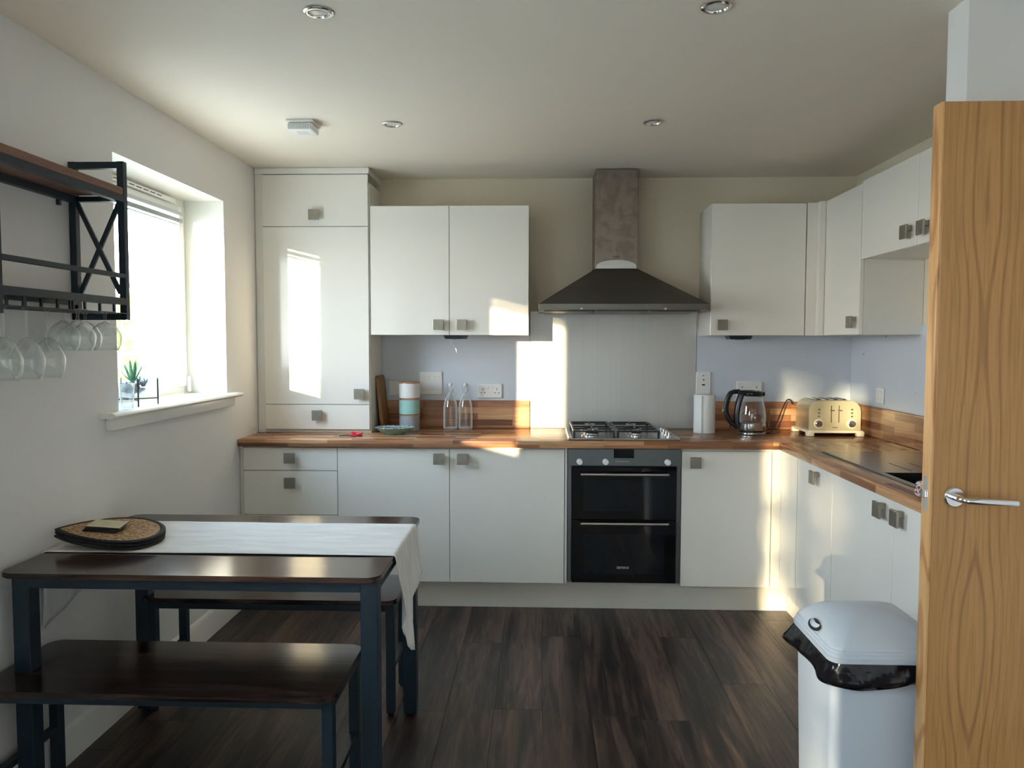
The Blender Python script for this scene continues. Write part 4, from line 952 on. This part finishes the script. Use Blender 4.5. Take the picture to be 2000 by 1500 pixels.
# glasses hang upside down by their feet
def stem_glass(x, y, big, lab, first=None):
    H, S, Rm, Rr = (.205, .085, .046, .034) if big else (.125, .030, .049, .038)
    t = thing('wine_glass' if big else 'gin_glass', lab, 'glass', (x, y, ZR+.0003), 'tall wine glasses hanging from the rack' if big else 'short-stemmed glasses hanging from the rack')
    zf = ZR+.0003; Fr = .030; bl = H-S
    out = [(Fr, 0.0), (Fr, .0015), (.010, .0025), (.0005, .0025)]
    bm = B(); lathe(bm, [(.0005, .003), (.012, .0028), (Fr-.001, .0016), (Fr, .0004), (Fr-.002, 0), (.012, -.0005), (.0045, -.006), (.0036, -.018), (.0036, -S+.008), (.006, -S)], (x, y, zf), 28, close=False); mk('foot_and_stem', bm, M['glassware'], t, True)
    prof = [(.006, 0), (.018, -.006), (Rm*.72, -.020 if not big else -.030), (Rm*.97, -.042 if not big else -.055), (Rm, -.055 if not big else -.070), ((Rm+Rr)/2+.002, -bl*.82), (Rr, -bl)]
    ot = [(r_, z_-S) for r_, z_ in prof]; inn = [(max(.0005, r_-.0012), z_-S) for r_, z_ in reversed(prof)]
    bm = B(); lathe(bm, ot+inn, (x, y, zf), 36, close=False); mk('bowl', bm, M['glassware'], t, True)
stem_glass(-1.470, 2.044, True, 'tall wine glass cut by the left edge of the picture')
stem_glass(-1.470, 2.138, True, 'tall wine glass hanging in the middle of the three tall ones')
stem_glass(-1.470, 2.232, True, 'tall wine glass hanging nearest the short-stemmed glasses')
stem_glass(-1.420, 2.302, False, 'short-stemmed glass hanging at the front, nearest the tall glasses')
stem_glass(-1.520, 2.385, False, 'short-stemmed glass hanging at the back by the wall, left of the rear pair')
stem_glass(-1.420, 2.450, False, 'short-stemmed glass hanging at the front, closest to the window')
stem_glass(-1.520, 2.505, False, 'short-stemmed glass hanging at the back by the wall, right of the rear pair')

# ------------------------------------------------------------------ window sill objects
SZ = W1[2]+.0222
bm = B(); lathe(bm, [(.020, 0), (.022, .003), (.025, .05), (.029, .098), (.0275, .098), (.0235, .05), (.020, .008), (.0005, .007)], (-1.585, 2.868, SZ), 28)
tag(mk('tumbler', bm, M['glassware'], smooth=True, origin=(-1.585, 2.868, SZ)), 'narrow clear glass tumbler on the window sill corner', 'glass')
cx, cy = -1.672, 3.045; BZ = SZ+.030; BR = .100
t = thing('plant_stand', 'thin black wire stand holding the glass bowl on the sill', 'stand', (cx, cy, SZ))
for dx in (-.078, .078):
    for dy in (-.078, .078): bm = B(); tube(bm, [(cx+dx, cy+dy, SZ), (cx+dx, cy+dy, SZ+.110)], .0032, 8); mk('leg', bm, M['black_plastic'], t)
bm = B(); tube(bm, [(cx-.078, cy-.078, SZ+.026), (cx+.078, cy+.078, SZ+.026)], .0028, 8); tube(bm, [(cx-.078, cy+.078, SZ+.026), (cx+.078, cy-.078, SZ+.026)], .0028, 8); mk('cross_bar', bm, M['black_plastic'], t)
t = thing('terrarium', 'round glass bowl of dark pebbles with a green aloe and pale succulents', 'plant', (cx, cy, BZ))
bm = B(); pr = []
for k in range(15):
    a = R(-78+k*(62+78)/14); pr.append((BR*math.cos(a), BR+BR*math.sin(a)+.001))
lathe(bm, pr+[(r_-.002, z_) for r_, z_ in reversed(pr)], (cx, cy, BZ), 40, close=False); mk('glass_bowl', bm, M['glassware'], t, True)
bm = B(); rnd = random.Random(3)
for k in range(170):
    a = rnd.uniform(0, 2*PI); rr = rnd.uniform(0, .068)**1; zz = .022+rnd.uniform(0, .042); lim = math.sqrt(max(0, (BR-.012)**2-(BR-zz)**2)); rr = min(rr, lim-.004)
    m_ = Matrix.Translation((cx+rr*math.cos(a), cy+rr*math.sin(a), BZ+zz)) @ Euler((rnd.random()*3, rnd.random()*3, 0)).to_matrix().to_4x4() @ Matrix.Diagonal((rnd.uniform(.006, .010), rnd.uniform(.006, .009), rnd.uniform(.004, .006), 1))
    bmesh.ops.create_icosphere(bm, subdivisions=1, radius=1, matrix=m_)
mk('pebbles', bm, M['pebble'], t, True)['kind'] = 'stuff'
def leaf(px, py, pz, az, tilt, ln, wd, mat, nm='leaf'):
    bm = B(); pts = []; d = Vector((math.cos(az), math.sin(az), 0)); side = Vector((-math.sin(az), math.cos(az), 0)); rings = []
    for k in range(7):
        f = k/6; tl = R(tilt)*(1-.25*f); p = Vector((px, py, pz))+d*math.sin(tl)*ln*f+Vector((0, 0, 1))*math.cos(tl)*ln*f
        w_ = wd*(1-f)**.7*(.75+.6*f*(1-f)*2)+.0003; nrm = Vector((0, 0, 1))*math.sin(tl)-d*math.cos(tl)
        rings.append([bm.verts.new(p+side*w_*math.cos(2*PI*i/8)+nrm*w_*.35*math.sin(2*PI*i/8)) for i in range(8)])
    for a, b2 in zip(rings, rings[1:]):
        for i in range(8): bm.faces.new((a[i], a[(i+1) % 8], b2[(i+1) % 8], b2[i]))
    bm.faces.new(rings[0]); bm.faces.new(rings[-1]); mk(nm, bm, mat, t, True)
ax_, ay_ = cx+.030, cy-.030
for k in range(13):
    az = k*2.399; tl = 12+k*3.2; leaf(ax_, ay_, BZ+.066, az, tl, .098-.001*k, .0085, M['aloe'])
for k in range(11): leaf(cx+.012, cy+.045, BZ+.062, k*2.399, 30+k*4, .036, .006, M['pale_succulent'], 'succulent_leaf')
for k in range(9): leaf(cx+.055, cy+.022, BZ+.058, k*2.399, 30+k*5, .030, .005, M['pale_succulent'], 'succulent_leaf')

# ------------------------------------------------------------------ outdoors
struct('ground', bx((-60, -60, -.60), (XL-WT-.001, 60, -.40)), M['bounce_ground'])
def tree(x, y, h, cr, n, lab, seed, leaf_s=.11, zc=None, boughs=None):
    rr = random.Random(seed); t = thing('tree', lab, 'tree', (x, y, -.4), 'trees outside'); zc = zc or h-cr*.6
    bm = B(); tube(bm, [(x, y, -.4), (x+.05, y, zc*.5), (x, y+.05, zc)], [.14, .11, .06], 8); mk('trunk', bm, M['bark'], t)
    bm = B(); cl = [(rr.gauss(0, .5)*cr, rr.gauss(0, .5)*cr, rr.gauss(0, .42)*cr, rr.uniform(.25, .5)*cr) for _ in range(16)]
    if boughs: cl = []; spots = [(0, by-y, bz-zc, bs) for by, bz, bs, bn in boughs for _ in range(bn)]; n = len(spots)
    for k in range(n):
        if boughs: c_ = spots[k]; c_ = (0, c_[1], c_[2], c_[3]*1.7)
        else: c_ = rr.choice(cl)
        p = Vector((x+c_[0]+rr.gauss(0, .05 if boughs else c_[3]*.6), y+c_[1]+rr.gauss(0, c_[3]*.6), zc+c_[2]+rr.gauss(0, c_[3]*.5)))
        if p.z < 0: continue
        rot = Euler((rr.uniform(0, 6), rr.uniform(0, 6), rr.uniform(0, 6))).to_matrix(); s_ = leaf_s*rr.uniform(.6, 1.2)
        vs = [bm.verts.new(p+rot @ Vector(q)*s_) for q in ((-.5, 0, 0), (0, -.28, .03), (.5, 0, 0), (0, .28, .03))]; bm.faces.new(vs)
    mk('foliage', bm, M['leaf'], t)['kind'] = 'stuff'
tree(-9.2, 14.2, 5.0, 2.0, 3500, 'pale green leafy tree seen low through the kitchen window', 1, .22, zc=1.3)
# boughs of the unseen tree, set to leave gaps for dappled sun: (y, z, spread, leaves)
BOUGHS = [(-16.5, 3.3, .34, 1100), (-16.35, 2.4, .30, 900), (-16.2, 4.0, .32, 900), (-15.6, 4.05, .26, 900), (-15.0, 4.0, .24, 900), (-14.3, 3.95, .26, 900), (-13.8, 3.4, .22, 500),
          (-14.98, 2.72, .10, 170), (-15.22, 2.58, .06, 50), (-15.0, 3.02, .09, 130), (-14.86, 2.40, .08, 90), (-15.55, 3.0, .10, 90), (-13.9, 2.6, .16, 420), (-14.1, 3.25, .16, 320),
          (-15.12, 2.36, .05, 30), (-15.80, 2.75, .10, 170), (-14.6, 3.45, .10, 120), (-15.2, 3.42, .12, 200), (-15.0, 2.7, .5, 180), (-14.7, 2.62, .05, 40)]
tree(-7.2, -15.2, 4.8, 1.8, 0, 'sparse leafy tree outside the garden door behind the camera', 9, .11, zc=3.3, boughs=BOUGHS)
